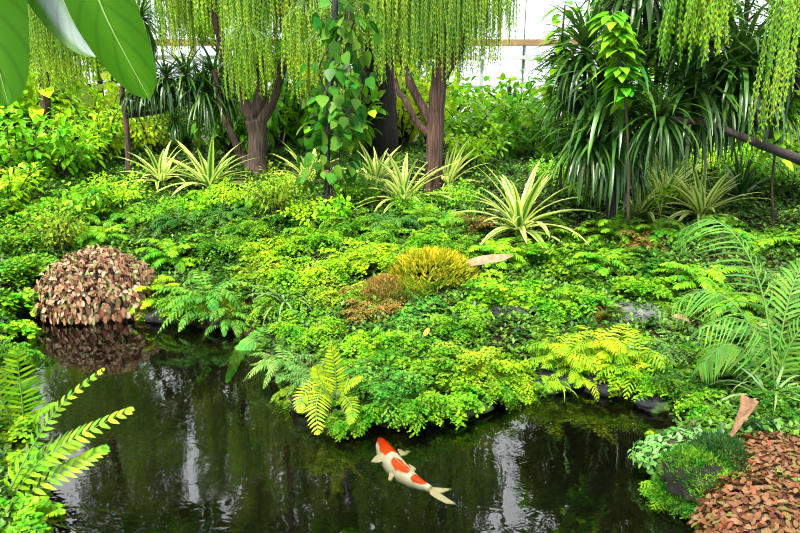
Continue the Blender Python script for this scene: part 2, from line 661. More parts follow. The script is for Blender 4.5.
def tassel_mesh(strands, L, rad_, seed, lsize=.036, gap=.02):
    R.seed(seed)
    mb = MB()
    for s in range(strands):
        a, rr = R.uniform(0, 6.283), math.sqrt(R.random()) * rad_
        top = V((rr * math.cos(a), rr * math.sin(a), .1 - .25 * rr / rad_))
        LL = L * R.uniform(.5, 1.0)
        wx, wy, ph = R.uniform(-.06, .06), R.uniform(-.06, .06), R.uniform(0, 6)
        n = int(LL / gap)
        prev = V((0, 0, .12))
        pts = []
        for i in range(n):
            u = i / n
            p = top + V((wx * u + .012 * math.sin(5 * u + ph), wy * u + .012 * math.cos(4 * u + ph), -LL * u))
            if i % 6 == 0: pts.append(p)
            q = i * 2.2 + ph
            o = V((math.cos(q), math.sin(q), -2.6)).normalized()
            mb.leaflet(p, o, V((-math.sin(q), math.cos(q), .4)), lsize * R.uniform(.7, 1.3), .0075)
        pts.append(p)
        mb.tube([prev] + pts, .0035, 3, 1, False)
    return mb.mesh('tassel_strands', [M['needle'], M['gstem']])


print('kits...')
MAID = maiden_meshes(4, 24, .068, 12)
MAIDF = maiden_meshes(4, 30, .046, 14, 0, 5)      # finer leaflets
MAIDB = maiden_meshes(2, 15, .125, 8, 10, 6)     # coarse leaflets
SPRAY = spray_meshes(3)
SPRAYF = spray_meshes(2, 34, 8, 14, .16, .02)
GRASSY = spray_meshes(2, 44, 9, 13, .2, .014, .6, 1.05)
SHRUB = shrub_meshes(3)
SHRUBF = shrub_meshes(2, 900, .028, .1, 4)
SHRUBB = shrub_meshes(2, 260, .085, .24, 7)
MOUND = [mound_mesh(3600, .085, 'pinkgrey', 21, .55, .6), mound_mesh(2200, .105, 'copper', 22, .5, .5), mound_mesh(700, .15, 'silver', 23, .45, .5)]
CORE = core_mesh(21)
CORE2 = core_mesh(22, .5)
MOSS = [moss_mesh(2600, 31), moss_mesh(2600, 32)]
VLEAF = [strap_leaf(1, e0, e1, .05, 'varieg') for e0, e1 in ((74, 35), (58, 10), (45, -15), (34, -32), (24, -35))]
SLEAF = [strap_leaf(1, e0, e1, .045, 'strap') for e0, e1 in ((86, 65), (72, 30), (55, -5), (38, -40))]
HEADS = [strap_head(120, .026, 41), strap_head(110, .028, 42, -65, 70, 80), strap_head(80, .024, 43, 0, 88, 60)]
TAS = [tassel_mesh(90, 1.5, .32, 51), tassel_mesh(90, 1.2, .32, 52), tassel_mesh(80, 1.8, .3, 53), tassel_mesh(80, .9, .34, 54)]
R.seed(77)


# ------------------------------------------------------------------ placing
def place(name, kit, px, py, rpx, color, label, cat, group=None, base=.9, lift=.4, squash=1.0, foliage='foliage'):
    """plant whose visible middle is at the pixel; radius given in photo pixels"""
    rpx *= 1.2
    squash *= 1.35
    p = hit(px, py)
    for _ in range(3):
        r = rpx * (p.y * CP + (CAMZ - p.z) * SP) / F / base
        p = hit(px, py, lift * r * squash)
    p.z -= .015
    t = thing(name, p, label, cat, R.uniform(0, 6.28), (r, r, r * squash), group)
    k = R.choice(kit)
    if isinstance(k, tuple):
        ob(foliage, k[0], t, jit(color))
        ob('stem', k[1], t)
    else:
        ob(foliage, k, t, jit(color))
    return t


def rosette(name, leaves, n, px, py, rpx, color, label, cat='plant', group=None, lift=.25):
    p = hit(px, py)
    for _ in range(3):
        r = rpx * (p.y * CP + (CAMZ - p.z) * SP) / F / .85
        p = hit(px, py, lift * r)
    t = thing(name, p, label, cat, R.uniform(0, 6.28), r, group)
    for k in range(n):
        li = min(len(leaves) - 1, int(k / n * len(leaves)))
        m = Matrix.Rotation(k * 2.39996 + R.uniform(-.25, .25), 4, 'Z') @ Matrix.Rotation(R.uniform(-.12, .12), 4, 'Y') @ Matrix.Rotation(R.uniform(-.2, .2), 4, 'X') @ Matrix.Scale(R.uniform(.8, 1.1), 4)
        ob('leaf', leaves[li], t, jit(color), m)
    mb = MB()
    mb.tube([V((0, 0, -.06)), V((0, 0, .03)), V((0, 0, .12))], [.08, .07, .03], 8)
    ob('stem', mb.mesh('rosette_stem', M['gstem']), t)
    return t


def px_frond(t, pxs, Y0, Y1, plen_px, pairs, pw_px, color, ang=70, droop=.1, start=.08, hint=None, name='frond', rows=3, taper=.75, mat='leaf', up=.55):
    """a frond whose midrib runs through the pixels, from depth Y0 to Y1"""
    n = len(pxs)
    ctrl = [at(x, y, Y0 + (Y1 - Y0) * i / (n - 1)) for i, (x, y) in enumerate(pxs)]
    pts = []
    for i in range(n - 1):                              # Catmull-Rom
        p0, p1, p2, p3 = ctrl[max(i - 1, 0)], ctrl[i], ctrl[i + 1], ctrl[min(i + 2, n - 1)]
        for k in range(5):
            u = k / 5
            pts.append(.5 * ((2 * p1) + (p2 - p0) * u + (2 * p0 - 5 * p1 + 4 * p2 - p3) * u * u + (3 * p1 - p0 - 3 * p2 + p3) * u ** 3))
    pts.append(ctrl[-1])
    s = ((Y0 + Y1) / 2) / F * 1.05
    mid = pts[len(pts) // 2]
    view = (V((0, 0, CAMZ)) - mid).normalized()
    hint = hint or (view * (1 - up) + V((0, 0, 1)) * up).normalized()
    mb = MB()
    loc = t.location
    pinnate(mb, [p - loc for p in pts], pairs, plen_px * s, pw_px * s, ang, droop, start, hint, 1.1 * s, taper, rows)
    return ob(name, mb.mesh('frond', [M[mat], M['gstem']]), t, jit(color, .08))


def rock(px, py, rpx, sx, sy, sz, mat, label, seed, sink=.35, group=None):
    p = hit(px, py)
    r = rpx * (p.y * CP + (CAMZ - p.z) * SP) / F
    bm = bmesh.new()
    bmesh.ops.create_icosphere(bm, subdivisions=4, radius=1)
    from mathutils import noise
    for v in bm.verts:
        q = v.co + V((seed * 7.3, seed * 3.1, seed))
        k = 1 + .28 * noise.noise(q * 1.3) + .14 * noise.noise(q * 3.1) + .05 * noise.noise(q * 7)
        v.co = V((v.co.x * k * sx, v.co.y * k * sy, v.co.z * k * sz)) * r
    me = bpy.data.meshes.new('rock')
    bm.to_mesh(me); bm.free()
    me.polygons.foreach_set('use_smooth', np.ones(len(me.polygons), bool))
    me.materials.append(M[mat])
    o = ob('rock', me)
    o.location = p + V((0, 0, r * sz * (1 - 2 * sink) * .5))
    return tag(o, label, 'rock', group)


# ------------------------------------------------------------------ setting: ground, water
print('ground...')
xs = np.arange(-11, 11.01, .075); ys = np.arange(-.6, 18.01, .075)
GX, GY = np.meshgrid(xs, ys)
GZ = H(GX, GY)
nx, ny = len(xs), len(ys)
vv = np.stack([GX.ravel(), GY.ravel(), GZ.ravel()], 1)
ii = np.arange(nx * ny).reshape(ny, nx)
ff = np.stack([ii[:-1, :-1].ravel(), ii[:-1, 1:].ravel(), ii[1:, 1:].ravel(), ii[1:, :-1].ravel()], 1)
me = bpy.data.meshes.new('ground')
me.from_pydata(vv.tolist(), [], ff.tolist())
me.polygons.foreach_set('use_smooth', np.ones(len(ff), bool))
m, nt, out = new_mat('soil_and_pond_bed')
g = N(nt, 'ShaderNodeNewGeometry')
sep = N(nt, 'ShaderNodeSeparateXYZ')
nt.links.new(g.outputs['Position'], sep.inputs[0])
nz = N(nt, 'ShaderNodeTexNoise'); nz.inputs['Scale'].default_value = 1.6; nz.inputs['Detail'].default_value = 8
nt.links.new(g.outputs['Position'], nz.inputs['Vector'])
soil = ramp(nt, [(.3, (.012, .01, .005)), (.6, (.04, .03, .012)), (.8, (.03, .05, .01))], nz.outputs[0])
bed = ramp(nt, [(.3, (.002, .0028, .001)), (.48, (.006, .006, .0015)), (.62, (.014, .0105, .0022)), (.78, (.006, .007, .0012))], nz.outputs[0])
mr = N(nt, 'ShaderNodeMapRange')
mr.inputs['From Min'].default_value = -.03; mr.inputs['From Max'].default_value = 0.02
nt.links.new(sep.outputs[2], mr.inputs[0])
mx = N(nt, 'ShaderNodeMix', data_type='RGBA')
nt.links.new(mr.outputs[0], mx.inputs[0]); nt.links.new(bed, mx.inputs[6]); nt.links.new(soil, mx.inputs[7])
p = N(nt, 'ShaderNodeBsdfPrincipled'); p.inputs['Roughness'].default_value = .95
p.inputs['Specular IOR Level'].default_value = .1
n2 = N(nt, 'ShaderNodeTexNoise'); n2.inputs['Scale'].default_value = 18; n2.inputs['Detail'].default_value = 6
nt.links.new(g.outputs['Position'], n2.inputs['Vector'])
bp = N(nt, 'ShaderNodeBump'); bp.inputs['Strength'].default_value = .7; bp.inputs['Distance'].default_value = .05
nt.links.new(n2.outputs[0], bp.inputs['Height']); nt.links.new(bp.outputs[0], p.inputs['Normal'])
nt.links.new(mx.outputs[2], p.inputs['Base Color']); nt.links.new(p.outputs[0], out.inputs[0])
me.materials.append(m)
struct('floor', me, 'dark garden soil and pond bed')

# water surface
m, nt, out = new_mat('pond_water')
g = N(nt, 'ShaderNodeNewGeometry')
mp = N(nt, 'ShaderNodeMapping'); mp.inputs['Scale'].default_value = (1, 1.5, 1)
nt.links.new(g.outputs['Position'], mp.inputs[0])
n1 = N(nt, 'ShaderNodeTexNoise'); n1.inputs['Scale'].default_value = 2.6; n1.inputs['Detail'].default_value = 1; n1.inputs['Distortion'].default_value = .8
nt.links.new(mp.outputs[0], n1.inputs['Vector'])
n2 = N(nt, 'ShaderNodeTexNoise'); n2.inputs['Scale'].default_value = 15; n2.inputs['Detail'].default_value = 0; n2.inputs['Distortion'].default_value = 1.5
nt.links.new(mp.outputs[0], n2.inputs['Vector'])
ma = N(nt, 'ShaderNodeMath', operation='MULTIPLY_ADD'); ma.inputs[1].default_value = .16
nt.links.new(n2.outputs[0], ma.inputs[0]); nt.links.new(n1.outputs[0], ma.inputs[2])
bp = N(nt, 'ShaderNodeBump'); bp.inputs['Strength'].default_value = .30; bp.inputs['Distance'].default_value = .0045
nt.links.new(ma.outputs[0], bp.inputs['Height'])
fr = N(nt, 'ShaderNodeFresnel'); fr.inputs['IOR'].default_value = 1.9
nt.links.new(bp.outputs[0], fr.inputs['Normal'])
gl = N(nt, 'ShaderNodeBsdfGlossy'); gl.inputs['Roughness'].default_value = .015
nt.links.new(bp.outputs[0], gl.inputs['Normal'])
tr = N(nt, 'ShaderNodeBsdfTransparent'); tr.inputs['Color'].default_value = (.92, .93, .82, 1)
mx = N(nt, 'ShaderNodeMixShader')
nt.links.new(fr.outputs[0], mx.inputs[0]); nt.links.new(tr.outputs[0], mx.inputs[1]); nt.links.new(gl.outputs[0], mx.inputs[2])
nt.links.new(mx.outputs[0], out.inputs[0])
mb = MB()
mb.add([(-6, .2, 0), (4.5, .2, 0), (4.5, 6.5, 0), (-6, 6.5, 0)], [(0, 1, 2, 3)])
# the water plane is trimmed to the pond outline, a hand's width under the bank
cx, cy = PA.mean(0)
wv, wf = [], []
bm = bmesh.new()
vs = [bm.verts.new((float(x), float(y), 0)) for x, y in PA]
bm.faces.new(vs)
bmesh.ops.triangulate(bm, faces=bm.faces[:])
me = bpy.data.meshes.new('pond_water')
bm.to_mesh(me); bm.free()
for q in me.polygons:
    pass
me.materials.append(m)
if me.polygons[0].normal.z < 0: me.flip_normals()
struct('pond_water', me, 'dark rippled pond water')

# ------------------------------------------------------------------ setting: glasshouse
print('house...')
WY = 16.6
mb = MB(); mb.box((-13, WY, -.2), (13, WY + .25, 1.35)); struct('wall_back', mb.mesh('wall_back', M['wallpaint'], False))
mg, nt, out = new_mat('house_glass')
tr = N(nt, 'ShaderNodeBsdfTransparent'); tr.inputs['Color'].default_value = (.92, .95, .95, 1)
gl = N(nt, 'ShaderNodeBsdfGlossy'); gl.inputs['Roughness'].default_value = .05
mx = N(nt, 'ShaderNodeMixShader'); mx.inputs[0].default_value = .06
nt.links.new(tr.outputs[0], mx.inputs[1]); nt.links.new(gl.outputs[0], mx.inputs[2]); nt.links.new(mx.outputs[0], out.inputs[0])
wn = 0
for k in range(8):
    x0 = -13 + k * 3.25
    wn += 1
    fr_ = MB()
    for q in range(4):
        x = x0 + q * 3.25 / 3
        fr_.box((x - .04 + (.02 if q == 0 else 0), WY + .02, 1.43), (x + .04 - (.041 if q == 3 else 0), WY + .14, 5.5))
    for z in (1.39, 2.4, 4.3, 5.56):
        fr_.box((x0 + .001, WY + .03, z - .04), (x0 + 3.249, WY + .13, z + .04))
    w = thing('window_%d' % wn, (0, 0, 0), None, None)
    w['kind'] = 'structure'
    ob('window_frame', fr_.mesh('window_frame', M['white'], False), w)
    gm = MB(); gm.box((x0 + .05, WY + .07, 1.4), (x0 + 3.2, WY + .085, 5.5))
    ob('pane', gm.mesh('pane', mg, False), w)
mb = MB(); mb.box((-13, WY - .25, 3.42), (13, WY - .02, 3.56)); struct('trim_1', mb.mesh('brown_rail', M['beam'], False))
mb = MB(); mb.box((-13, WY - .15, 3.08), (13, WY - .02, 3.18)); struct('trim_2', mb.mesh('white_rail', M['white'], False))
# roof bars, pitched, seen in the water
for k, x in enumerate(np.arange(-12, 12.1, 2.4)):
    mb = MB()
    mb.tube([V((x, WY, 5.6)), V((x, 5, 11.0)), V((x, -6, 5.6))], .06, 4)
    struct('trim_%d' % (k + 3), mb.mesh('roof_bar', M['white'], False))
for k, (y, z) in enumerate([(14.5, 6.6), (12, 7.74), (9.5, 8.9), (7, 10.03), (5, 11.0), (2, 9.53), (-1, 8.05)]):
    mb = MB(); mb.tube([V((-13, y, z)), V((13, y, z))], .05, 4)
    struct('trim_%d' % (k + 14), mb.mesh('roof_purlin', M['white'], False))

# ------------------------------------------------------------------ ground cover nobody could count
print('cover...')
R.seed(5)
rs = np.random.RandomState(4)
n = 88000
u = rs.uniform(-220, 1020, n); v_ = rs.uniform(135, 560, n)
Yc = rs.uniform(1.9, 12.5, n) ** 1.0
X = (u - 400) / F * Yc * 1.05
d = sdist(X, Yc); hz = H(X, Yc)
keep = (d > -.02)
X, Yc, hz, d = X[keep], Yc[keep], hz[keep], d[keep]
mb = MB()
for x, y, z in zip(X, Yc, hz):
    c = V((x, y, z - .005))
    s = R.uniform(.018, .036) * (1 + max(0, y - 4) * .11)
    up = abs(R.gauss(0, .045)) * min(1, max(0, y - 2.6))
    az = R.uniform(0, 6.28)
    for q in range(3):
        a = az + q * 2.1 + R.uniform(-.4, .4)
        dd = V((math.cos(a), math.sin(a), R.uniform(-.2, 1.1))).normalized()
        mb.leaflet(c + V((0, 0, up + R.uniform(0, .05))), dd, V((0, 0, 1)), s * 1.5, s * .42)
m, nt, out = new_mat('ground_cover')
g = N(nt, 'ShaderNodeNewGeometry')
nz = N(nt, 'ShaderNodeTexNoise'); nz.inputs['Scale'].default_value = 4; nz.inputs['Detail'].default_value = 6
nt.links.new(g.outputs['Position'], nz.inputs['Vector'])
c = ramp(nt, [(.3, (.015, .08, .008)), (.42, (.05, .2, .01)), (.52, (.16, .34, .015)), (.6, (.04, .17, .01)), (.72, (.1, .1, .015))], nz.outputs[0])  # tones kept dark so the gaps between ferns read as shade
hs = N(nt, 'ShaderNodeHueSaturation'); nt.links.new(c, hs.inputs['Color'])
mr = N(nt, 'ShaderNodeMapRange'); mr.inputs['To Min'].default_value = .5; mr.inputs['To Max'].default_value = 1.4
nt.links.new(g.outputs['Random Per Island'], mr.inputs[0]); nt.links.new(mr.outputs[0], hs.inputs['Value'])
leaf_shader(nt, out, hs.outputs[0], .3)
tag(ob('ground_cover', mb.mesh('ground_cover', m)), 'low creeping green ground cover over the banks', 'ground cover', kind='stuff')

# ------------------------------------------------------------------ rocks at the water's edge
print('plants...')
R.seed(101)
for row in [
    (645, 316, 44, 1.1, .8, .34, 'greyrock', 'smooth grey boulder lying among yellow-green ferns, right of centre', 1),
    (226, 318, 26, 1, .8, .6, 'mossrock', 'rounded mossy rock at the water below the blue-green fern', 2),
    (668, 470, 26, .8, 1.2, .5, 'rock', 'dark wet rock under the silvery plant at the right bank', 3),
    (684, 498, 26, .7, 1.2, .5, 'rock', 'black wet rock at the water beside the copper-leaved cushion', 4),
    (702, 484, 52, 1, .9, .55, 'mossrock', 'big mossy rock carrying the silvery plant on the right bank', 5),
    (660, 408, 26, 1.2, .7, .45, 'rock', 'dark rock in the shaded inlet below the feathery palm', 6),
    (620, 388, 34, 1.3, .6, .5, 'rock', 'dark rock at the waterline under the grassy yellow-green fern', 7),
    (86, 305, 34, 1.4, .5, .42, 'rock', 'dark rock at the waterline left under the dusky pink cushion', 8),
    (135, 306, 30, 1.4, .5, .42, 'rock', 'dark rock at the waterline right under the dusky pink cushion', 9),
    (28, 305, 20, 1, .7, .5, 'rock', 'small dark rock in the far left corner of the pond', 10),
    (505, 318, 26, 1.2, .7, .6, 'rock', 'shaded dark rock in the gap below the bright maidenhair ferns', 11),
    (552, 312, 24, 1.2, .7, .6, 'rock', 'dark rock in the hollow left of the grassy yellow fern', 12),
    (176, 318, 24, 1.5, .6, .45, 'rock', 'flat dark rock at the waterline left of the blue-green fern', 13),
    (312, 404, 30, 1.0, .8, .6, 'rock', 'brown shaded rock behind the yellow sword fern at the water', 14),
    (450, 408, 34, 1.3, .6, .45, 'rock', 'dark waterline rock under the hanging maidenhair, right of the koi', 15),
    (540, 386, 34, 1.4, .6, .45, 'rock', 'dark waterline rock in the middle of the far right shore', 16),
]:
    row = list(row); row[2] *= .78
    rock(*row, sink=.5)

# ------------------------------------------------------------------ cushions of coloured leaves
def cushion(px, py, rpx, mesh, core, label, cat='plant', sy=.75, sz=1.0, name='leaf_cushion_plant', lift=.3):
    p = hit(px, py)
    for _ in range(3):
        r = rpx * (p.y * CP + (CAMZ - p.z) * SP) / F
        p = hit(px, py, lift * r * sz)
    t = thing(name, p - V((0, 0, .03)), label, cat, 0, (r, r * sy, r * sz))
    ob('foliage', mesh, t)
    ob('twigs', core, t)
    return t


M['stemdark'] = plain('dark_twigs', (.03, .018, .01), .9)  # even dark brown for the cushion cores
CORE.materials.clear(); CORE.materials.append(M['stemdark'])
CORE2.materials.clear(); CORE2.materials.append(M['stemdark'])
cushion(98, 272, 56, MOUND[0], CORE, 'rounded cushion plant of small dusky pink and brown leaves at the far shore', sy=.8, sz=1.75)
cushion(782, 506, 80, MOUND[1], CORE2, 'large copper-leaved cushion plant in the bottom right corner', sy=.8, sz=1.1)
cushion(790, 450, 56, MOUND[1], CORE2, 'smaller copper-leaved cushion plant behind the large one, at the right edge', sy=.8, sz=.9)
cushion(692, 440, 52, MOUND[2], CORE2, 'pale silvery green leafy plant on the mossy rock at the right bank', sy=.7, sz=1.0, name='silvery_plant')

# ------------------------------------------------------------------ ferns and cushions of the middle bank
FE = 'fern'
rows = [
    # far left shore
    ('fern', MAIDB, 14, 288, 32, 'bright', 'bright coarse-leaved fern at the left edge above the far corner of the water'),
    ('fern', MAIDB, 8, 318, 24, 'bright', 'small bright coarse fern drooping into the water at the far left'),
    ('fern', MAID, 26, 258, 34, 'mid', 'mid-green fern on the left bank, left of the dusky pink cushion'),
    ('shrub', SHRUBF, 58, 240, 26, 'olive', 'light olive small-leaved bush just above left of the dusky pink cushion'),
    ('fern', MAIDF, 10, 235, 30, 'mid', 'feathery green fern at the left edge below the broad shrubs'),
    ('fern', SPRAY, 96, 226, 30, 'bright', 'bright feathery fern right behind the dusky pink cushion'),
    ('fern', MAID, 46, 215, 30, 'dark', 'dark fern on the left slope behind the olive bush'),
    ('fern', MAID, 20, 202, 34, 'mid', 'broad green fern on the left slope near the photo edge'),
    ('fern', SPRAY, 76, 202, 30, 'mid', 'upright feathery fern in the middle of the left slope'),
    ('fern', SPRAY, 120, 206, 28, 'mid', 'feathery fern on the left slope below the slim dark trunk'),
    ('fern', SPRAY, 150, 282, 32, 'lime', 'lime fern cascading to the water at the right flank of the dusky cushion'),
    ('fern', MAIDF, 145, 302, 20, 'bright', 'small bright fern at the waterline right of the dusky pink cushion'),
    ('fern', SPRAY, 172, 244, 32, 'bright', 'bright arching fern above the blue-green fern'),
    ('fern', SPRAYF, 206, 282, 42, 'blue', 'large blue-green feathery fern hanging over the shore, left of centre'),
    ('fern', SPRAYF, 226, 306, 30, 'blue', 'blue-green feathery fern low over the rounded mossy rock'),
    ('fern', MAIDF, 186, 302, 24, 'bright', 'bright fern at the water on the left foot of the blue-green fern'),
    ('fern', SPRAYF, 178, 212, 30, 'bluedark', 'dark blue-green fern below the left striped rosette'),
    ('fern', SPRAYF, 222, 208, 28, 'bluedark', 'dark blue-green fern left of the forked tree foot'),
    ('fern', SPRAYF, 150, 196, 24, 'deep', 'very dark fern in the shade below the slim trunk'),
    ('fern', MAIDF, 214, 240, 28, 'mid', 'green fern between the blue-green fern and the forked tree'),
    ('fern', MAIDF, 250, 222, 26, 'mid', 'green maidenhair in front of the forked tree'),
    ('shrub', SHRUBF, 276, 206, 26, 'olive', 'yellowish small-leaved bush right of the forked tree foot'),
    ('fern', MAIDF, 270, 244, 32, 'lime', 'lime small-leaved maidenhair on the crest left of the black post'),
    ('fern', MAIDF, 316, 232, 28, 'bright', 'bright maidenhair in front of the black post'),
    ('fern', MAIDF, 300, 266, 36, 'lime', 'lime small-leaved maidenhair carpet in the middle of the bank'),
    ('fern', MAIDF, 252, 268, 28, 'olive', 'olive maidenhair right of the large blue-green fern'),
    ('fern', MAIDF, 345, 254, 34, 'lime', 'lime maidenhair on the bank crest below the black post'),
    ('fern', MAIDF, 392, 250, 34, 'lime', 'lime maidenhair left of the golden moss'),
    ('fern', MAIDF, 340, 288, 32, 'olive', 'olive maidenhair at the centre of the bank, left of the russet patch'),
    ('fern', MAIDF, 280, 296, 30, 'mid', 'mid-green maidenhair behind the spidery grass'),
    ('fern', MAIDF, 310, 322, 34, 'bright', 'bright maidenhair above the drooping blue-green frond'),
    ('fern', SPRAYF, 285, 352, 34, 'grey', 'grey-green wispy fern on the left side of the peninsula'),
    ('fern', SPRAYF, 318, 366, 32, 'grey', 'grey-green wispy fern right behind the yellow sword fern'),
    ('fern', MAIDF, 296, 388, 22, 'olive', 'olive ragged fern at the water on the left side of the peninsula'),
    ('fern', MAIDF, 372, 304, 28, 'russet', 'russet withered fern patch in the middle of the bank'),
    ('fern', MAID, 376, 334, 34, 'bright', 'bright maidenhair below the russet patch'),
    ('fern', MAID, 418, 310, 34, 'blue', 'bluish maidenhair right of the russet patch'),
    ('fern', MAID, 352, 352, 30, 'mid', 'mid-green maidenhair above right of the yellow sword fern'),
    ('fern', MAIDF, 384, 374, 38, 'blue', 'bluish maidenhair on the nose of the peninsula'),
    ('fern', MAID, 420, 352, 38, 'mid', 'mid-green maidenhair in the middle of the peninsula face'),
    ('fern', MAIDF, 364, 402, 28, 'mid', 'maidenhair hanging to the water just above the koi'),
    ('fern', MAIDF, 412, 392, 32, 'mid', 'maidenhair hanging to the water above right of the koi head'),
    ('fern', MAID, 446, 386, 36, 'bright', 'bright maidenhair hanging to the water on the right flank of the peninsula'),
    ('fern', MAIDF, 404, 412, 15, 'blue', 'small bluish maidenhair dipping into the water nearest the koi'),
    ('fern', MAIDF, 345, 420, 18, 'mid', 'small maidenhair dipping into the water right of the yellow sword fern'),
    ('fern', MAIDF, 470, 352, 34, 'olive', 'olive maidenhair on the bank between the peninsula and the dark hollow'),
    ('fern', MAIDF, 486, 382, 30, 'mid', 'mid-green maidenhair at the waterline right of the peninsula'),
    ('fern', MAIDF, 510, 362, 32, 'lime', 'lime maidenhair mound below the dark hollow'),
    ('fern', MAIDF, 522, 384, 22, 'mid', 'small maidenhair at the waterline below the lime mound'),
    ('fern', MAIDF, 460, 318, 30, 'mid', 'mid-green maidenhair left of the dark hollow'),
    ('fern', MAID, 505, 285, 36, 'bright', 'vivid maidenhair below the dried brown frond'),
    ('fern', MAID, 548, 292, 34, 'bright', 'vivid maidenhair right of the one under the dried brown frond'),
    ('fern', MAID, 478, 300, 24, 'bright', 'vivid small maidenhair at the left rim of the dark hollow'),
    ('fern', MAID, 582, 292, 28, 'mid', 'mid-green maidenhair at the right end of the vivid row'),
    ('fern', MAIDF, 454, 244, 28, 'mid', 'green maidenhair on the crest above the golden moss'),
    ('fern', SPRAY, 490, 242, 32, 'bright', 'bright feathery fern below the large striped rosette'),
    ('fern', SPRAY, 530, 246, 32, 'bright', 'bright feathery fern below right of the large striped rosette'),
    ('fern', MAID, 566, 254, 30, 'mid', 'mid-green fern on the crest right of the dried brown frond'),
    ('fern', SPRAY, 600, 250, 30, 'mid', 'feathery mid-green fern on the right crest'),
    ('fern', SPRAY, 572, 224, 28, 'bright', 'bright feathery fern right of the large striped rosette'),
    ('fern', SPRAY, 612, 222, 30, 'mid', 'feathery fern under the long drooping strap leaves'),
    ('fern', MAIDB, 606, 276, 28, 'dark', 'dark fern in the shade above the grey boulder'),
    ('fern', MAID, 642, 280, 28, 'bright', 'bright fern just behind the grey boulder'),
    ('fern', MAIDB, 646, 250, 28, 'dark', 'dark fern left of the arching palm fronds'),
    ('fern', SPRAY, 654, 222, 28, 'mid', 'feathery fern below the dark upright rosette on the right'),
    ('fern', MAIDF, 676, 296, 24, 'mid', 'fine green fern at the right end of the grey boulder'),
    ('fern', GRASSY, 560, 336, 42, 'lime', 'grassy lime fern at the left end of the yellow-green drift'),
    ('fern', GRASSY, 600, 332, 44, 'yellow', 'grassy yellow-green fern in the middle of the drift'),
    ('fern', GRASSY, 638, 340, 44, 'lime', 'grassy lime fern below the grey boulder'),
    ('fern', GRASSY, 580, 362, 30, 'lime', 'grassy lime fern low over the water, middle right'),
    ('fern', MAID, 622, 366, 28, 'lime', 'lime maidenhair over the dark rock at the right waterline'),
    ('fern', MAID, 658, 372, 26, 'bright', 'bright maidenhair at the right end of the yellow-green drift'),
    ('fern', GRASSY, 545, 372, 24, 'lime', 'small grassy lime fern at the waterline left of the drift'),
    ('fern', MAIDF, 678, 342, 28, 'grey', 'grey-green fern between the drift and the palm'),
    ('fern', MAIDF, 690, 378, 28, 'dark', 'dark fern in the inlet below the palm'),
    ('fern', MAID, 710, 400, 28, 'mid', 'green fern above the silvery plant on the right'),
    # right slope
    ('fern', SPRAY, 700, 264, 34, 'bright', 'bright feathery fern under the topmost palm frond'),
    ('fern', SPRAY, 735, 292, 34, 'mid', 'feathery fern in the heart of the right slope, behind the palm'),
    ('fern', SPRAYF, 780, 270, 34, 'grey', 'grey-green feathery fern at the right edge behind the palm'),
    ('fern', SPRAY, 760, 232, 30, 'bright', 'bright feathery fern high on the right slope'),
    ('fern', MAIDB, 792, 226, 30, 'mid', 'coarse green fern at the right edge below the leaning trunk'),
    ('fern', SPRAY, 752, 330, 36, 'grey', 'grey-green feathery fern below the palm heart'),
    ('fern', SPRAY, 790, 340, 34, 'mid', 'feathery fern at the right edge beside the palm'),
    ('fern', SPRAYF, 765, 372, 36, 'dark', 'dark feathery fern low on the right slope'),
    ('fern', MAID, 720, 350, 30, 'mid', 'green fern left below the palm heart'),
    ('fern', MAIDF, 796, 400, 36, 'dark', 'dark fern behind the copper-leaved cushions at the right edge'),
    ('fern', MAIDF, 770, 424, 18, 'deep', 'very dark fern right of the dried palm sheath'),
    ('fern', MAIDB, 668, 452, 22, 'bright', 'bright fern tuft at the water on the left of the silvery plant'),
    ('fern', MAIDF, 690, 474, 20, 'olive', 'olive fern tuft on the face of the big mossy rock'),
    ('fern', MAIDF, 664, 488, 20, 'mid', 'green fern tuft low on the water side of the big mossy rock'),
    ('fern', MAIDF, 716, 472, 22, 'russet', 'brownish fern tuft on top of the big mossy rock'),
    ('fern', MAIDF, 694, 500, 20, 'dark', 'dark fern tuft at the foot of the big mossy rock by the copper cushion'),
    ('fern', GRASSY, 660, 430, 16, 'lime', 'small lime tuft beside the inlet, above the bright tuft'),
    # crest and shade at the tree feet
    ('fern', MAIDF, 352, 218, 28, 'mid', 'green maidenhair right of the black post'),
    ('fern', SPRAYF, 392, 214, 30, 'bluedark', 'dark bluish fern below the middle striped rosette'),
    ('fern', SPRAY, 424, 208, 26, 'mid', 'feathery fern left of the reddish trunk foot'),
    ('fern', SPRAY, 446, 214, 28, 'mid', 'feathery fern right of the reddish trunk foot'),
    ('fern', MAIDF, 428, 234, 28, 'bright', 'bright maidenhair below the reddish trunk'),
    ('fern', MAIDF, 376, 232, 26, 'mid', 'green maidenhair below the dark bluish fern'),
    ('fern', MAIDF, 294, 212, 24, 'dark', 'dark maidenhair left of the black post'),
    ('fern', SPRAY, 250, 196, 24, 'mid', 'feathery fern touching the forked trunk'),
    ('fern', SPRAY, 205, 188, 24, 'bright', 'bright fern under the pale striped rosette'),
    ('fern', SPRAY, 690, 226, 26, 'mid', 'feathery fern at the foot of the brown-striped rosette'),
    ('fern', MAIDF, 644, 236, 22, 'russet', 'rusty withered fern patch left above the arching palm'),
    ('fern', MAIDF, 474, 218, 18, 'russet', 'rusty withered fern patch left under the large striped rosette'),
    ('fern', MAIDF, 338, 274, 15, 'russet', 'small rusty fern patch in the lime carpet'),
    ('fern', MAIDF, 334, 326, 16, 'russet', 'small rusty fern patch above the yellow sword fern'),
    ('fern', MAIDF, 604, 306, 16, 'russet', 'small rusty fern patch left above the grey boulder'),
    ('fern', MAIDF, 478, 360, 15, 'russet', 'small rusty fern patch near the right flank of the peninsula'),
    ('fern', MAIDF, 14, 172, 24, 'russet', 'rusty fern patch at the left edge below the broad-leaved shrub'),
    ('fern', SPRAY, 726, 216, 26, 'mid', 'feathery fern right of the brown-striped rosette'),
]
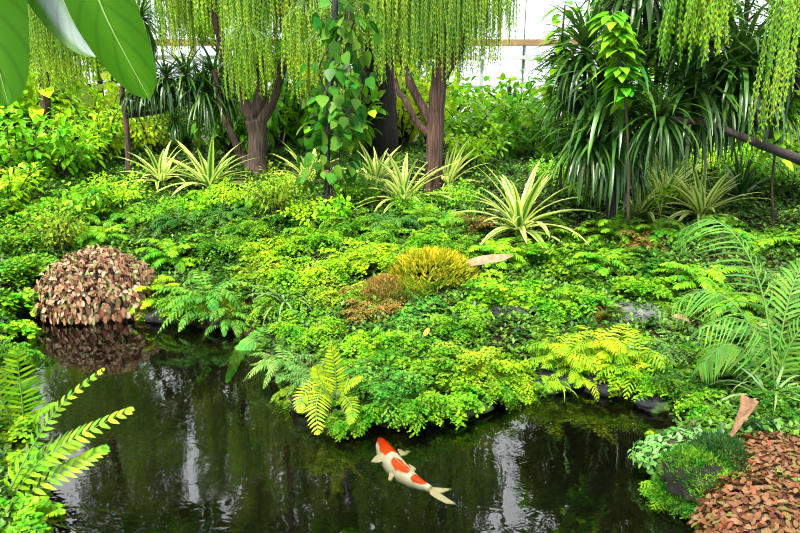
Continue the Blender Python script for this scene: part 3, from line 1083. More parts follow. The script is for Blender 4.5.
for nm, kit, px, py, r, c, lab in rows:
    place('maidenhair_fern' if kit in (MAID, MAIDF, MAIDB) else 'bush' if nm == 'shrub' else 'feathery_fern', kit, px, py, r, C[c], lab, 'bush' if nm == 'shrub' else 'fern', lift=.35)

# moss
for px, py, r, c, lab in [
    (432, 272, 34, 'gold', 'golden yellow moss cushion in the middle of the bank'),
    (408, 290, 20, 'olive', 'olive moss cushion at the lower left of the golden moss'),
    (392, 292, 26, 'russet', 'russet moss cushion left of the golden moss'),
    (355, 300, 20, 'russet', 'small rusty moss cushion in the centre of the bank'),
    (700, 470, 30, 'dark', 'dull olive moss on the face of the big mossy rock'),
    (684, 490, 24, 'dark', 'dark green moss low on the big mossy rock above the water'),
    (716, 486, 26, 'mid', 'green moss between the mossy rock and the large copper cushion'),
    (222, 308, 18, 'olive', 'olive moss on top of the rounded mossy rock'),
    (722, 458, 30, 'deep', 'blackish moss right of the silvery plant')]:
    place('moss_cushion', MOSS, px, py, r, C[c], lab, 'moss', lift=.15, foliage='blades', squash=.8)

# spidery grass on the left of the peninsula
GR = [strap_leaf(1, e0, e1, .02, 'strap') for e0, e1 in ((80, -60), (70, -75), (60, -70), (85, -30))]
rosette('spider_grass', GR, 20, 285, 296, 48, C['pale'], 'spidery pale grass arching over the left side of the peninsula', 'grass', lift=.3)
rosette('spider_grass', GR, 10, 336, 308, 28, C['pale'], 'small spidery grass tuft right of the larger arching one', 'grass', lift=.3)
rosette('spider_grass', GR, 12, 555, 380, 34, C['lime'], 'lime grass tuft hanging over the water at the foot of the drift', 'grass', lift=.3)

# ------------------------------------------------------------------ fronds placed by hand
def base_thing(name, px, py, label, cat, dz=0):
    p = hit(px, py)
    return thing(name, p + V((0, 0, dz)), label, cat), p.y


t, Y = base_thing('sword_fern', 334, 402, 'yellow-green sword fern hanging over the water at the left of the peninsula', 'fern')
for pxs, pl, dy in [([(334, 402), (336, 378), (331, 346)], 17, -.05), ([(334, 402), (346, 386), (362, 378)], 13, -.15),
                    ([(334, 402), (322, 392), (316, 408), (318, 434)], 19, -.4), ([(334, 402), (318, 386), (302, 396), (300, 412)], 15, -.25),
                    ([(334, 402), (344, 396), (352, 408), (350, 424)], 13, -.3), ([(334, 402), (320, 380), (316, 366)], 12, .0)]:
    px_frond(t, pxs, Y, Y + dy, pl, 19, 1.25, (.42, .66, .02), ang=74)
t, Y = base_thing('weeping_fern', 286, 322, 'blue-green fern frond drooping to the water on the left of the peninsula', 'fern')
for pxs, pl in [([(286, 322), (262, 334), (240, 352), (227, 382)], 13), ([(286, 322), (265, 345), (250, 360), (242, 376)], 10), ([(286, 322), (300, 330), (292, 356)], 10)]:
    px_frond(t, pxs, Y, Y - .35, pl, 26, 2.6, C['blue'], ang=62)

# lower left foreground
t, Y = base_thing('sword_fern', 24, 432, 'bright upright sword fern at the left edge over the dark water', 'fern')
for pxs, pl, dy in [([(24, 436), (22, 400), (16, 348)], 26, 0), ([(20, 440), (2, 400), (-14, 360)], 24, -.1), ([(24, 436), (40, 412), (56, 404)], 12, -.1), ([(10, 440), (-4, 420), (-24, 410)], 22, 0)]:
    px_frond(t, pxs, Y, Y + dy, pl, 20, 1.6, (.2, .5, .012), ang=80)
t, Y = base_thing('pinnate_plant', 14, 505, 'bright plant with paired oval leaflets reaching over the water at lower left', 'plant')
for pxs, pl, n, pw in [([(10, 500), (40, 462), (80, 435), (132, 409)], 22, 19, 2.5), ([(14, 505), (48, 480), (80, 462), (106, 448)], 20, 15, 2.7),
                       ([(10, 490), (36, 440), (64, 402), (104, 369)], 13, 17, 2.2), ([(5, 500), (20, 470), (50, 452), (78, 446)], 20, 13, 2.7),
                       ([(8, 515), (26, 498), (48, 492)], 18, 12, 2.7)]:
    px_frond(t, pxs, Y, Y + .15, pl, n, pw, C['bright'] if pl > 15 else (.2, .5, .012), ang=58, taper=.55, mat='broad')
for row in [(MAIDB, 8, 424, 26, 'lime', 'small yellow-green fern below the upright sword fern at the left edge'),
            (MAIDB, 6, 462, 32, 'bright', 'leafy bright fern at the left edge behind the paired-leaf plant'),
            (MAIDB, 6, 512, 34, 'bright', 'bright fern in the bottom left corner'),
            (SPRAY, 34, 512, 26, 'lime', 'lime fern leaning over the water in the bottom left corner'),
            (MAIDF, 6, 352, 30, 'mid', 'green fern at the left edge behind the upright sword fern'),
            (MAIDF, 10, 390, 26, 'dark', 'dark fern in the shade of the upright sword fern')]:
    place('maidenhair_fern' if row[0] is not SPRAY else 'feathery_fern', row[0], row[1], row[2], row[3], C[row[4]], row[5], 'fern', lift=.3)

# feathery palm at the right
t, Y = base_thing('feathery_palm', 772, 392, 'young palm with arching feathery fronds at the right edge', 'palm')
Y0 = Y
for pxs, pl, n, pw, y0, y1 in [
    ([(775, 385), (764, 300), (742, 245), (712, 220), (682, 230)], 40, 26, .95, Y0, Y0 + .35),
    ([(772, 390), (760, 345), (735, 305), (705, 291), (674, 304)], 34, 24, .9, Y0, Y0 + .1),
    ([(775, 390), (790, 345), (815, 315), (850, 305)], 40, 25, .95, Y0, Y0 - .1),
    ([(775, 390), (768, 350), (752, 326), (728, 318), (700, 330)], 30, 22, .9, Y0, Y0 - .25),
    ([(775, 388), (784, 320), (800, 270), (830, 240)], 38, 30, 1.5, Y0, Y0 + .2),
    ([(775, 390), (745, 352), (722, 346), (700, 368)], 26, 24, 1.4, Y0, Y0 - .1)]:
    px_frond(t, pxs, y0, y1, pl, n, pw, C['palm'], ang=55, droop=.6, mat='leaf', rows=4, taper=.4, up=.7)
mb = MB()
b0 = V((0, 0, -.1))
mb.tube([b0, V((0, 0, .05)), at(775, 388, Y0) - t.location + V((0, 0, .02))], [.05, .045, .02], 8)
ob('trunk', mb.mesh('palm_trunk', M['bark']), t)

rosette('arching_grass', [strap_leaf(1, 88, -40, .018, 'strap'), strap_leaf(1, 80, -75, .018, 'strap'), strap_leaf(1, 72, -80, .02, 'strap')], 22, 768, 404, 70, C['pale'], 'pale arching strap-leaved tuft over the dried palm sheath', 'grass', lift=.12)

# dry leaves
def dry_leaf(name, pxs, Y, wpx, label, tilt=.5, cat='dried leaf'):
    pts0 = [at(x, y, Y + dy) for x, y, dy in pxs]
    pts = []
    for i in range(len(pts0) - 1):
        pts += [pts0[i].lerp(pts0[i + 1], k / 4) for k in range(4)]
    pts.append(pts0[-1])
    n = len(pts)
    mid = pts[n // 2]
    w = wpx * Y / F
    T = (pts[-1] - pts[0]).normalized()
    view = (V((0, 0, CAMZ)) - mid).normalized()
    sd = T.cross(view * (1 - tilt) + V((0, 0, 1)) * tilt).normalized()
    mb = MB()
    mb.strip([p - mid for p in pts], [w * ((math.sin(math.pi * (i / (n - 1)) ** .8) ** .7 + .03) if 'sheath' not in name else 1 - .93 * i / (n - 1)) for i in range(n)], sd, .5 if 'sheath' not in name else .9)
    me = mb.mesh(name, M['drydark' if 'sheath' in name else 'dry'])
    o = ob(name, me)
    o.location = mid
    md = o.modifiers.new('thickness', 'SOLIDIFY'); md.thickness = .004
    return tag(o, label, cat)


p = hit(488, 264, .22)
dry_leaf('dried_frond', [(460, 266, -.05), (480, 262, 0), (500, 259, .0), (514, 255, .05)], p.y, 5.5, 'curled dried brown frond lying on the ferns at the centre of the bank')
p = hit(738, 428, .12)
dry_leaf('dried_palm_sheath', [(750, 398, .08), (746, 410, .06), (738, 424, .0), (729, 440, -.05)], p.y, 9, 'dried brown palm sheath below the feathery palm', .2)
p = hit(690, 318, .14)
dry_leaf('withered_leaf', [(672, 316, 0), (682, 318, -.02), (690, 322, -.04)], p.y, 4, 'small orange withered leaf at the right end of the grey boulder', .7)
p = hit(426, 332, .16)
o = dry_leaf('yellow_leaf', [(424, 336, 0), (427, 332, 0), (429, 328, .02)], p.y, 2.4, 'tiny yellow fallen leaf on the maidenhair of the peninsula', .6, 'fallen leaf')
M['yel'] = plain('yellow_leaf', (.75, .6, .03), .5)
o.data.materials.clear(); o.data.materials.append(M['yel'])

# ------------------------------------------------------------------ striped rosettes
R.seed(202)
for px, py, r, n, lab in [
    (520, 204, 60, 30, 'large cream-striped rosette in the middle of the bank crest'),
    (208, 168, 44, 28, 'cream-striped rosette left of the forked tree'),
    (160, 168, 34, 22, 'cream-striped rosette beside the slim dark trunk'),
    (308, 168, 36, 24, 'cream-striped rosette between the forked tree and the black post'),
    (404, 182, 46, 28, 'cream-striped rosette left of the reddish trunk'),
    (376, 166, 38, 24, 'cream-striped rosette in front of the stout dark trunk'),
    (448, 170, 38, 24, 'cream-striped rosette right behind the reddish trunk'),
    (664, 178, 54, 30, 'sunlit cream-striped rosette behind the drooping strap leaves'),
    (704, 196, 46, 24, 'cream-striped rosette right of the drooping strap leaves'),
    (640, 198, 40, 20, 'half-hidden cream-striped rosette beneath the drooping strap leaves'),
]:
    rosette('striped_rosette', VLEAF, n + 14, px, py, r * 1.2, (1, 1, 1), lab, lift=.35)
for px, py, r, n, c, lab in [
    (512, 134, 46, 30, 'strapc', 'spiky dark green rosette behind the large striped rosette'),
    (548, 150, 40, 26, 'strapl', 'spiky green rosette right behind the large striped rosette'),
    (742, 188, 44, 30, 'strapc', 'dark upright rosette on the right slope'),
    (372, 196, 40, 24, 'strapl', 'tall grassy rosette between the black post and the reddish trunk'),
    (712, 200, 34, 20, 'strapl', 'green rosette between the striped one and the dark upright one'),
    (46, 158, 34, 24, 'strapl', 'pale strap-leaved rosette on the left slope'),
    (690, 205, 26, 14, 'gold', 'brownish rosette with upright blades on the right crest'),
    (585, 190, 40, 24, 'strapc', 'dark strap-leaved rosette right of the large striped one')]:
    rosette('strap_rosette', SLEAF, n, px, py, r, C[c], lab)

# ------------------------------------------------------------------ trees
R.seed(303)
CROWNS = []


def px_tube(t, pts, rpx, name, mat, Y, sides=10, wob=.06):
    ctrl = [at(q[0], q[1], Y + (q[2] if len(q) > 2 else 0)) - t.location for q in pts]
    ps, rs_ = [], []
    n = len(ctrl)
    for i in range(n - 1):
        p0, p1, p2, p3 = ctrl[max(i - 1, 0)], ctrl[i], ctrl[i + 1], ctrl[min(i + 2, n - 1)]
        for k in range(5):
            u = k / 5
            ps.append(.5 * ((2 * p1) + (p2 - p0) * u + (2 * p0 - 5 * p1 + 4 * p2 - p3) * u * u + (3 * p1 - p0 - 3 * p2 + p3) * u ** 3))
            a = rpx[i] + (rpx[i + 1] - rpx[i]) * u
            rs_.append(a * Y / F * (1 + R.uniform(-wob, wob)))
    ps.append(ctrl[-1]); rs_.append(rpx[-1] * Y / F)
    mb = MB(); mb.tube(ps, rs_, sides)
    return ob(name, mb.mesh(name, M[mat]), t)


def tassel(t, px, py, Y, dy, kit, color, sx=1.0, sz=1.0):
    p = at(px, py, Y + dy) - t.location
    m = Matrix.Translation(p) @ Matrix.Rotation(R.uniform(0, 6.28), 4, 'Z') @ Matrix.Diagonal((sx, sx, sz, 1))
    return ob('tassel', TAS[kit], t, jit(color, .18), m)


def tree_base(name, px, py, label, Y=None):
    p = hit(px, py) if Y is None else at(px, py, Y)
    p.z = h1(p.x, p.y) - .05
    return thing(name, p, label, 'tree'), p.y


# the forked weeping tree left of centre
t, Y = tree_base('weeping_tree', 256, 176, 'weeping tree with a stout forked trunk and yellow-green strands, left of centre')
by = t.location.z
px_tube(t, [(257, 184), (257, 162), (258, 140), (255, 120)], [13, 10, 9, 9.5], 'trunk', 'bark', Y, 14)
px_tube(t, [(255, 124), (244, 102), (232, 68, .1), (212, 10, .2), (190, -60, .3)], [7, 5.5, 4.5, 4, 3], 'branch', 'bark', Y)
px_tube(t, [(257, 124), (272, 100), (284, 60), (304, -20, .2), (326, -90, .3)], [7, 5.5, 4.5, 4, 3]
        , 'branch', 'bark', Y)
px_tube(t, [(252, 172), (242, 156), (234, 140, -.1), (222, 110, -.15), (214, 70, -.1)], [5, 4, 3.5, 3, 2.5], 'branch', 'bark', Y)
px_tube(t, [(256, 116), (262, 80, -.1), (258, 20, -.2), (262, -80, -.3), (250, -190, -.2)], [7, 5, 4, 4, 3], 'branch', 'bark', Y)
for sp in [(172, -55, .1, 0), (192, -48, .3, 1), (246, 30, -.35, 3), (326, 34, -.35, 3), (305, 10, -.3, 3), (170, -40, -.2, 1), (292, -45, .3, 1), (206, -78, -.2, 0), (222, -52, .2, 1), (241, -14, -.3, 0), (250, -26, -.2, 0), (262, -72, .1, 1), (282, -60, -.1, 1),
           (300, -40, .2, 0), (312, 0, -.3, 0), (326, 4, -.2, 1), (334, -30, .2, 0), (318, -50, 0, 1), (344, -60, .1, 1), (180, -110, .4, 2), (215, -120, 0, 2), (250, -130, -.2, 2),
           (285, -125, .3, 2), (320, -110, 0, 2), (235, -200, 0, 0), (270, -210, .2, 0), (300, -190, -.2, 0), (200, -180, -.1, 0), (160, -120, 0, 1), (345, -150, .1, 1), (250, -270, 0, 0), (285, -280, .1, 1)]:
    tassel(t, sp[0], sp[1], Y, sp[2], sp[3], C['weep'], R.uniform(.85, 1.15), R.uniform(.85, 1.1))
CROWNS.append((t, 90, 350, 3400, Y + .3))
# the reddish tree right of centre
t, Y = tree_base('weeping_tree', 433, 200, 'weeping tree with a straight reddish trunk right of centre')
px_tube(t, [(431, 208), (433, 180), (435, 140), (437, 100), (440, 66)], [12, 9, 8.5, 8, 7], 'trunk', 'redbark', Y, 12)
px_tube(t, [(434, 128), (422, 106), (410, 82), (398, 40, .2), (388, -30, .3)], [5, 4.5, 4, 3, 2.5], 'branch', 'redbark', Y)
px_tube(t, [(433, 138), (418, 124), (405, 100), (396, 84, .2), (384, 20, .3)], [4, 3.5, 3, 2.5, 2], 'branch', 'redbark', Y)
px_tube(t, [(438, 84), (450, 66), (464, 40), (478, -10, .1), (492, -80, .3)], [5, 4.5, 4, 3, 2.5], 'branch', 'redbark', Y)
px_tube(t, [(440, 70), (442, 30), (438, -40), (440, -140)], [6, 5, 4, 3], 'branch', 'redbark', Y)
for sp in [(380, -48, .2, 1), (396, -38, -.1, 1), (412, -30, .1, 1), (430, -34, -.2, 1), (446, -32, .2, 1), (462, -36, -.1, 1), (480, -46, .1, 1), (496, -72, 0, 1), (508, -80, .2, 3),
           (388, -100, .3, 0), (420, -110, 0, 2), (455, -120, .2, 2), (490, -120, 0, 0), (405, -190, 0, 0), (440, -200, .2, 2), (470, -190, -.1, 0), (370, -140, .2, 1), (440, -270, 0, 0)]:
    tassel(t, sp[0], sp[1], Y, sp[2], sp[3], C['weepd'], R.uniform(.85, 1.1), R.uniform(.85, 1.05))
CROWNS.append((t, 330, 640, 4000, Y + .3))
# the stout dark trunk
t, Y = tree_base('dark_tree', 380, 150, 'tree with a stout nearly black trunk standing behind the heart-leaved climber', 10.5)
px_tube(t, [(381, 172), (380, 140), (379, 100), (378, 60), (376, 0), (372, -90)], [21, 18, 17, 15, 13, 9], 'trunk', 'darkbark', Y, 12)
for x, y in [(350, -60), (372, -70), (398, -60), (360, -130), (390, -140), (340, -110)]:
    tassel(t, x, y, Y, R.uniform(-.3, .3), 2, C['weepd'], 1.2, 1)
CROWNS.append((t, 200, 480, 2500, Y + .3))
# far left weeping tree
t, Y = tree_base('weeping_tree', 46, 150, 'weeping tree with long yellow strands behind the big hanging leaves, far left', 9.6)
px_tube(t, [(46, 165), (46, 120), (44, 60), (46, -20), (44, -120)], [6, 5, 5, 4, 3], 'trunk', 'bark', Y)
for x, y, k in [(24, -30, 0), (42, -24, 0), (60, -20, 0), (78, -34, 0), (96, -40, 1), (8, -30, 0), (52, -60, 2), (30, -70, 2), (74, -90, 2), (-10, -60, 2), (110, -80, 1), (20, -150, 2), (60, -160, 2), (100, -150, 2), (40, -220, 0), (80, -230, 0), (0, -200, 0)]:
    tassel(t, x, y, Y, R.uniform(-.4, .4), k, C['weep'], R.uniform(1, 1.25), 1.05)

CROWNS.append((t, -260, 130, 4600, Y))


def head(t, px, py, Y, dy, kit, Lpx, color, tilt=0):
    p = at(px, py, Y + dy) - t.location
    s = Lpx * Y / F
    m = Matrix.Translation(p) @ Matrix.Rotation(R.uniform(0, 6.28), 4, 'Z') @ Matrix.Rotation(tilt, 4, 'X') @ Matrix.Scale(s, 4)
    return ob('leaf_head', HEADS[kit], t, jit(color, .15), m)


# slim dark strap-leaved tree, left
t, Y = tree_base('strap_leaved_tree', 128, 160, 'slim dark-stemmed strap-leaved tree on the left', 9.0)
px_tube(t, [(129, 178), (128, 150), (126, 120), (122, 92), (128, 60), (140, 20)], [3.2, 2.8, 2.7, 2.6, 2.4, 2], 'trunk', 'redbark', Y)
px_tube(t, [(160, 100), (170, 112), (176, 122)], [1.5, 1.5, 1.5], 'branch', 'darkbark', Y)
px_tube(t, [(124, 104), (140, 96), (150, 88)], [2.5, 2.2, 2], 'branch', 'darkbark', Y)
px_tube(t, [(126, 116), (160, 100), (185, 78)], [2.5, 2.2, 2], 'branch', 'darkbark', Y)
px_tube(t, [(126, 116, 0), (170, 108, .2), (212, 78, .4)], [2.5, 2.2, 2], 'branch', 'darkbark', Y)
for x, y, L, dy, k in [(150, 84, 36, 0, 1), (166, 78, 40, -.1, 1), (186, 76, 44, 0, 1), (214, 76, 52, .2, 1), (140, 18, 44, 0, 1), (134, 92, 30, 0, 1), (176, 122, 24, 0, 1), (224, 96, 40, .2, 1), (204, 92, 46, 0, 1)]:
    head(t, x, y, Y, dy, k, L, C['strapc'])
# right strap-leaved trees
t, Y = tree_base('strap_leaved_tree', 612, 232, 'tall strap-leaved tree with long drooping dark leaves, right of the large striped rosette')
px_tube(t, [(612, 240), (612, 190), (614, 130), (618, 90), (630, 40), (640, -20)], [6, 5, 5, 4.5, 4, 3], 'trunk', 'darkbark', Y)
px_tube(t, [(614, 130), (598, 90), (586, 50)], [4, 3.5, 3], 'branch', 'darkbark', Y)
px_tube(t, [(618, 90, 0), (640, 60, .2), (662, 26, .3)], [4, 3.5, 3], 'branch', 'darkbark', Y)
px_tube(t, [(612, 180, 0), (596, 160, -.1), (588, 140, -.2)], [3.5, 3, 3], 'branch', 'darkbark', Y)
h_strap = Y
for x, y, L, dy, k in [(618, 86, 105, -.1, 1), (586, 52, 72, 0, 0), (664, 26, 88, .3, 0), (640, -22, 90, 0, 0), (588, 140, 62, -.2, 1), (606, 112, 90, .1, 0), (614, 132, 80, -.15, 1), (622, 160, 60, .1, 1), (570, 92, 60, .2, 0)]:
    head(t, x, y, Y, dy, k, L, C['strapc'])
t, Y = tree_base('strap_leaved_tree', 850, 215, 'leaning strap-leaved tree whose dark trunk enters from the right edge')
px_tube(t, [(850, 225, 0), (838, 190, -.1), (812, 166, -.3), (775, 150, -.4), (735, 134, -.35), (700, 118, -.1), (688, 92, 0)], [7, 6, 5, 4.2, 3.4, 2.6, 2.2], 'trunk', 'darkbark', Y)
px_tube(t, [(775, 142), (752, 110), (742, 70)], [5, 4, 3.5], 'branch', 'bark', Y)
px_tube(t, [(812, 162, 0), (800, 100, .2), (790, 40, .2)], [5, 4, 3.5], 'branch', 'bark', Y)
px_tube(t, [(735, 128, 0), (700, 122, -.2), (660, 118, -.3)], [4, 3.5, 3], 'branch', 'bark', Y)
for x, y, L, dy, k in [(690, 88, 92, 0, 1), (742, 66, 92, 0, 0), (790, 36, 96, .2, 0), (660, 116, 60, -.3, 1), (720, 90, 80, .1, 1), (700, 40, 86, .2, 0), (770, 100, 70, .2, 0)]:
    head(t, x, y, Y, dy, k, L, C['strapc'])

CROWNS.append((t, 600, 1060, 3000, Y + 1.5))

# hanging tassel ferns, upper right
HT = [tassel_mesh(130, .62, .2, 61, .034, .013), tassel_mesh(30, 1.45, .13, 62, .034, .018)]
for (px, py, k, s, lab) in [(702, -52, 0, 1.15, 'hanging tassel fern with a dense curtain of short strands, upper right'), (796, -70, 1, 1.0, 'hanging tassel fern with long thin strands at the top right corner')]:
    p = at(px, py, 5.0)
    t = thing('hanging_tassel_fern', p, lab, 'fern')
    ob('tassel', HT[k], t, (.2, .42, .015) if k else (.17, .38, .012), Matrix.Scale(s, 4))
    mb = MB(); mb.tube([V((0, 0, -.04)), V((0, 0, .02)), V((0, 0, .1))], [.1, .17, .2], 14)
    ob('basket', mb.mesh('basket', M['darkbark']), t)
    mb = MB(); mb.tube([V((0, 0, .08)), V((0, 0, 10.97 - p.z))], .006, 5)
    ob('wire', mb.mesh('wire', M['black']), t)

# black post with the heart-leaved climber
p = hit(327, 214)
t = thing('support_post', p - V((0, 0, .03)), 'slim black post carrying the heart-leaved climber', 'post')
Y = p.y
px_tube(t, [(327, 216), (327, 190), (328, 120), (334, 40), (336, -40)], [3.2, 3.0, 3.0, 3, 2.8], 'shaft', 'black', Y, 10, 0)
px_tube(t, [(328, 176), (328, 170)], [4.2, 4.2], 'collar', 'cap', Y, 10, 0)
p_climb = p.y
t = thing('heart_leaved_climber', p + V((.05, 0, 0)), 'climber with heart-shaped green leaves on the black post', 'climber')
mbs, mbl = MB(), MB()
for s in range(3):
    pts = []
    for i in range(24):
        u = i / 23
        c = at(328 + 22 * u + 26 * (s - 1) * u * math.sin(u * 3), 205 - 200 * u, Y) - t.location
        q = u * 14 + s * 2.1
        c += V((math.cos(q), math.sin(q), 0)) * (.055 + .05 * u)
        pts.append(c)
    mbs.tube(pts, .009, 5)
    for k in range(90):
        u = R.uniform(.1, 1)
        c, T = samp(pts, u)
        a = R.uniform(0, 6.283)
        o = V((math.cos(a), math.sin(a) - .25, R.uniform(-.2, .3))).normalized()
        q = c + o * R.uniform(.08, .36)
        mbs.tube([c, (c + q) / 2 + V((0, 0, .03)), q], .003, 3, 0, False)
        d = (o * .5 + V((R.gauss(0, .4), R.gauss(0, .4), -1))).normalized()
        o = (o + V((R.gauss(0, .5), R.gauss(0, .5), R.gauss(0, .6)))).normalized()
        sd = d.cross(V((math.sin(a), -math.cos(a), 0)).cross(d)).normalized() if False else d.cross(o).normalized()
        L = R.uniform(.08, .17)
        ps = [q - d * L * .14, q + d * L * .02, q + d * L * .3, q + d * L * .65, q + d * L]
        mbl.strip(ps, [L * .18, L * .42, L * .45, L * .26, .001], sd, .12)
ob('foliage', mbl.mesh('climber_foliage', M['broad']), t, (.045, .17, .012))
ob('stem', mbs.mesh('climber_stem', M['stem']), t)

# high crowns above the photo's upper edge: they shade the back and show in the water
HOLES = []
for (x, y, r) in [(58, 385, 14), (62, 400, 12), (108, 358, 16), (126, 372, 16), (190, 376, 18), (196, 388, 14), (60, 500, 26), (98, 505, 20), (290, 490, 16), (288, 520, 16), (462, 515, 22), (590, 505, 18),
                  (470, 425, 10), (500, 440, 14), (520, 460, 12), (355, 470, 12), (690, 520, 12), (255, 400, 8)]:
    a, b, c_ = ray(x, y)
    HOLES.append((a / b, -c_ / b, r * 1.7 / F / b))


def high_crown(t, x0, x1, n, Y, color, spread=1.0):
    mb = MB()
    top = V((t.location.x, Y, 5.0))
    hubs = []
    for k in range(7):
        q = at(x0 + (x1 - x0) * (k + .5) / 7, R.uniform(-520, -250), Y + R.uniform(-.5, .5))
        bmh = MB(); base = at((x0 + x1) / 2, -110, Y)
        bmh.tube([base - t.location, base.lerp(q, .5) + V((0, 0, .3)) - t.location, q - t.location], [.06, .04, .02], 6)
        ob('branch', bmh.mesh('high_branch', M['bark']), t)
    while n > 0:
        n -= 1
        c = at(R.uniform(x0, x1), R.uniform(-640, -150), Y + R.uniform(-spread, spread))
        ta, tb = c.x / c.y, (c.z) / c.y          # as mirrored by the water
        ta2, tb2 = c.x / c.y, (c.z + CAMZ) / c.y
        if any((ta2 - h[0]) ** 2 + (tb2 - h[1]) ** 2 < h[2] ** 2 for h in HOLES): continue
        a = R.uniform(0, 6.28)
        d = V((math.cos(a), math.sin(a), R.uniform(-1.2, .1))).normalized()
        sd = d.cross(V((R.gauss(0, .5), R.gauss(0, .5), 1))).normalized()
        L = R.uniform(.2, .36)
        ps = [c - t.location + d * L * (u - .5) + V((0, 0, -L * .2 * u * u)) for u in (0, .35, .7, 1)]
        mb.strip(ps, [.01, .06, .05, .002], sd, .15)
    ob('crown', mb.mesh('high_crown', M['broad']), t, color)


for t_, x0, x1, n_, Y_ in CROWNS:
    high_crown(t_, x0, x1, n_, Y_, jit(C['mid']))

# ------------------------------------------------------------------ shrubs at the back
R.seed(404)


def back(kit, px, Y, hpx, wfac, color, label, name='shrub', cat='shrub'):
    p = at(px, 140, Y); p.z = h1(p.x, p.y) - .03
    wfac *= .8
    s = hpx * Y / F / 1.45
    t = thing(name, p, label, cat, R.uniform(0, 6.28), (s * wfac, s * wfac, s))
    k = R.choice(kit)
    ob('foliage', k[0], t, jit([x * 1.5 for x in color], .1)); ob('stem', k[1], t)  # colours raised in place of the light missing at the back


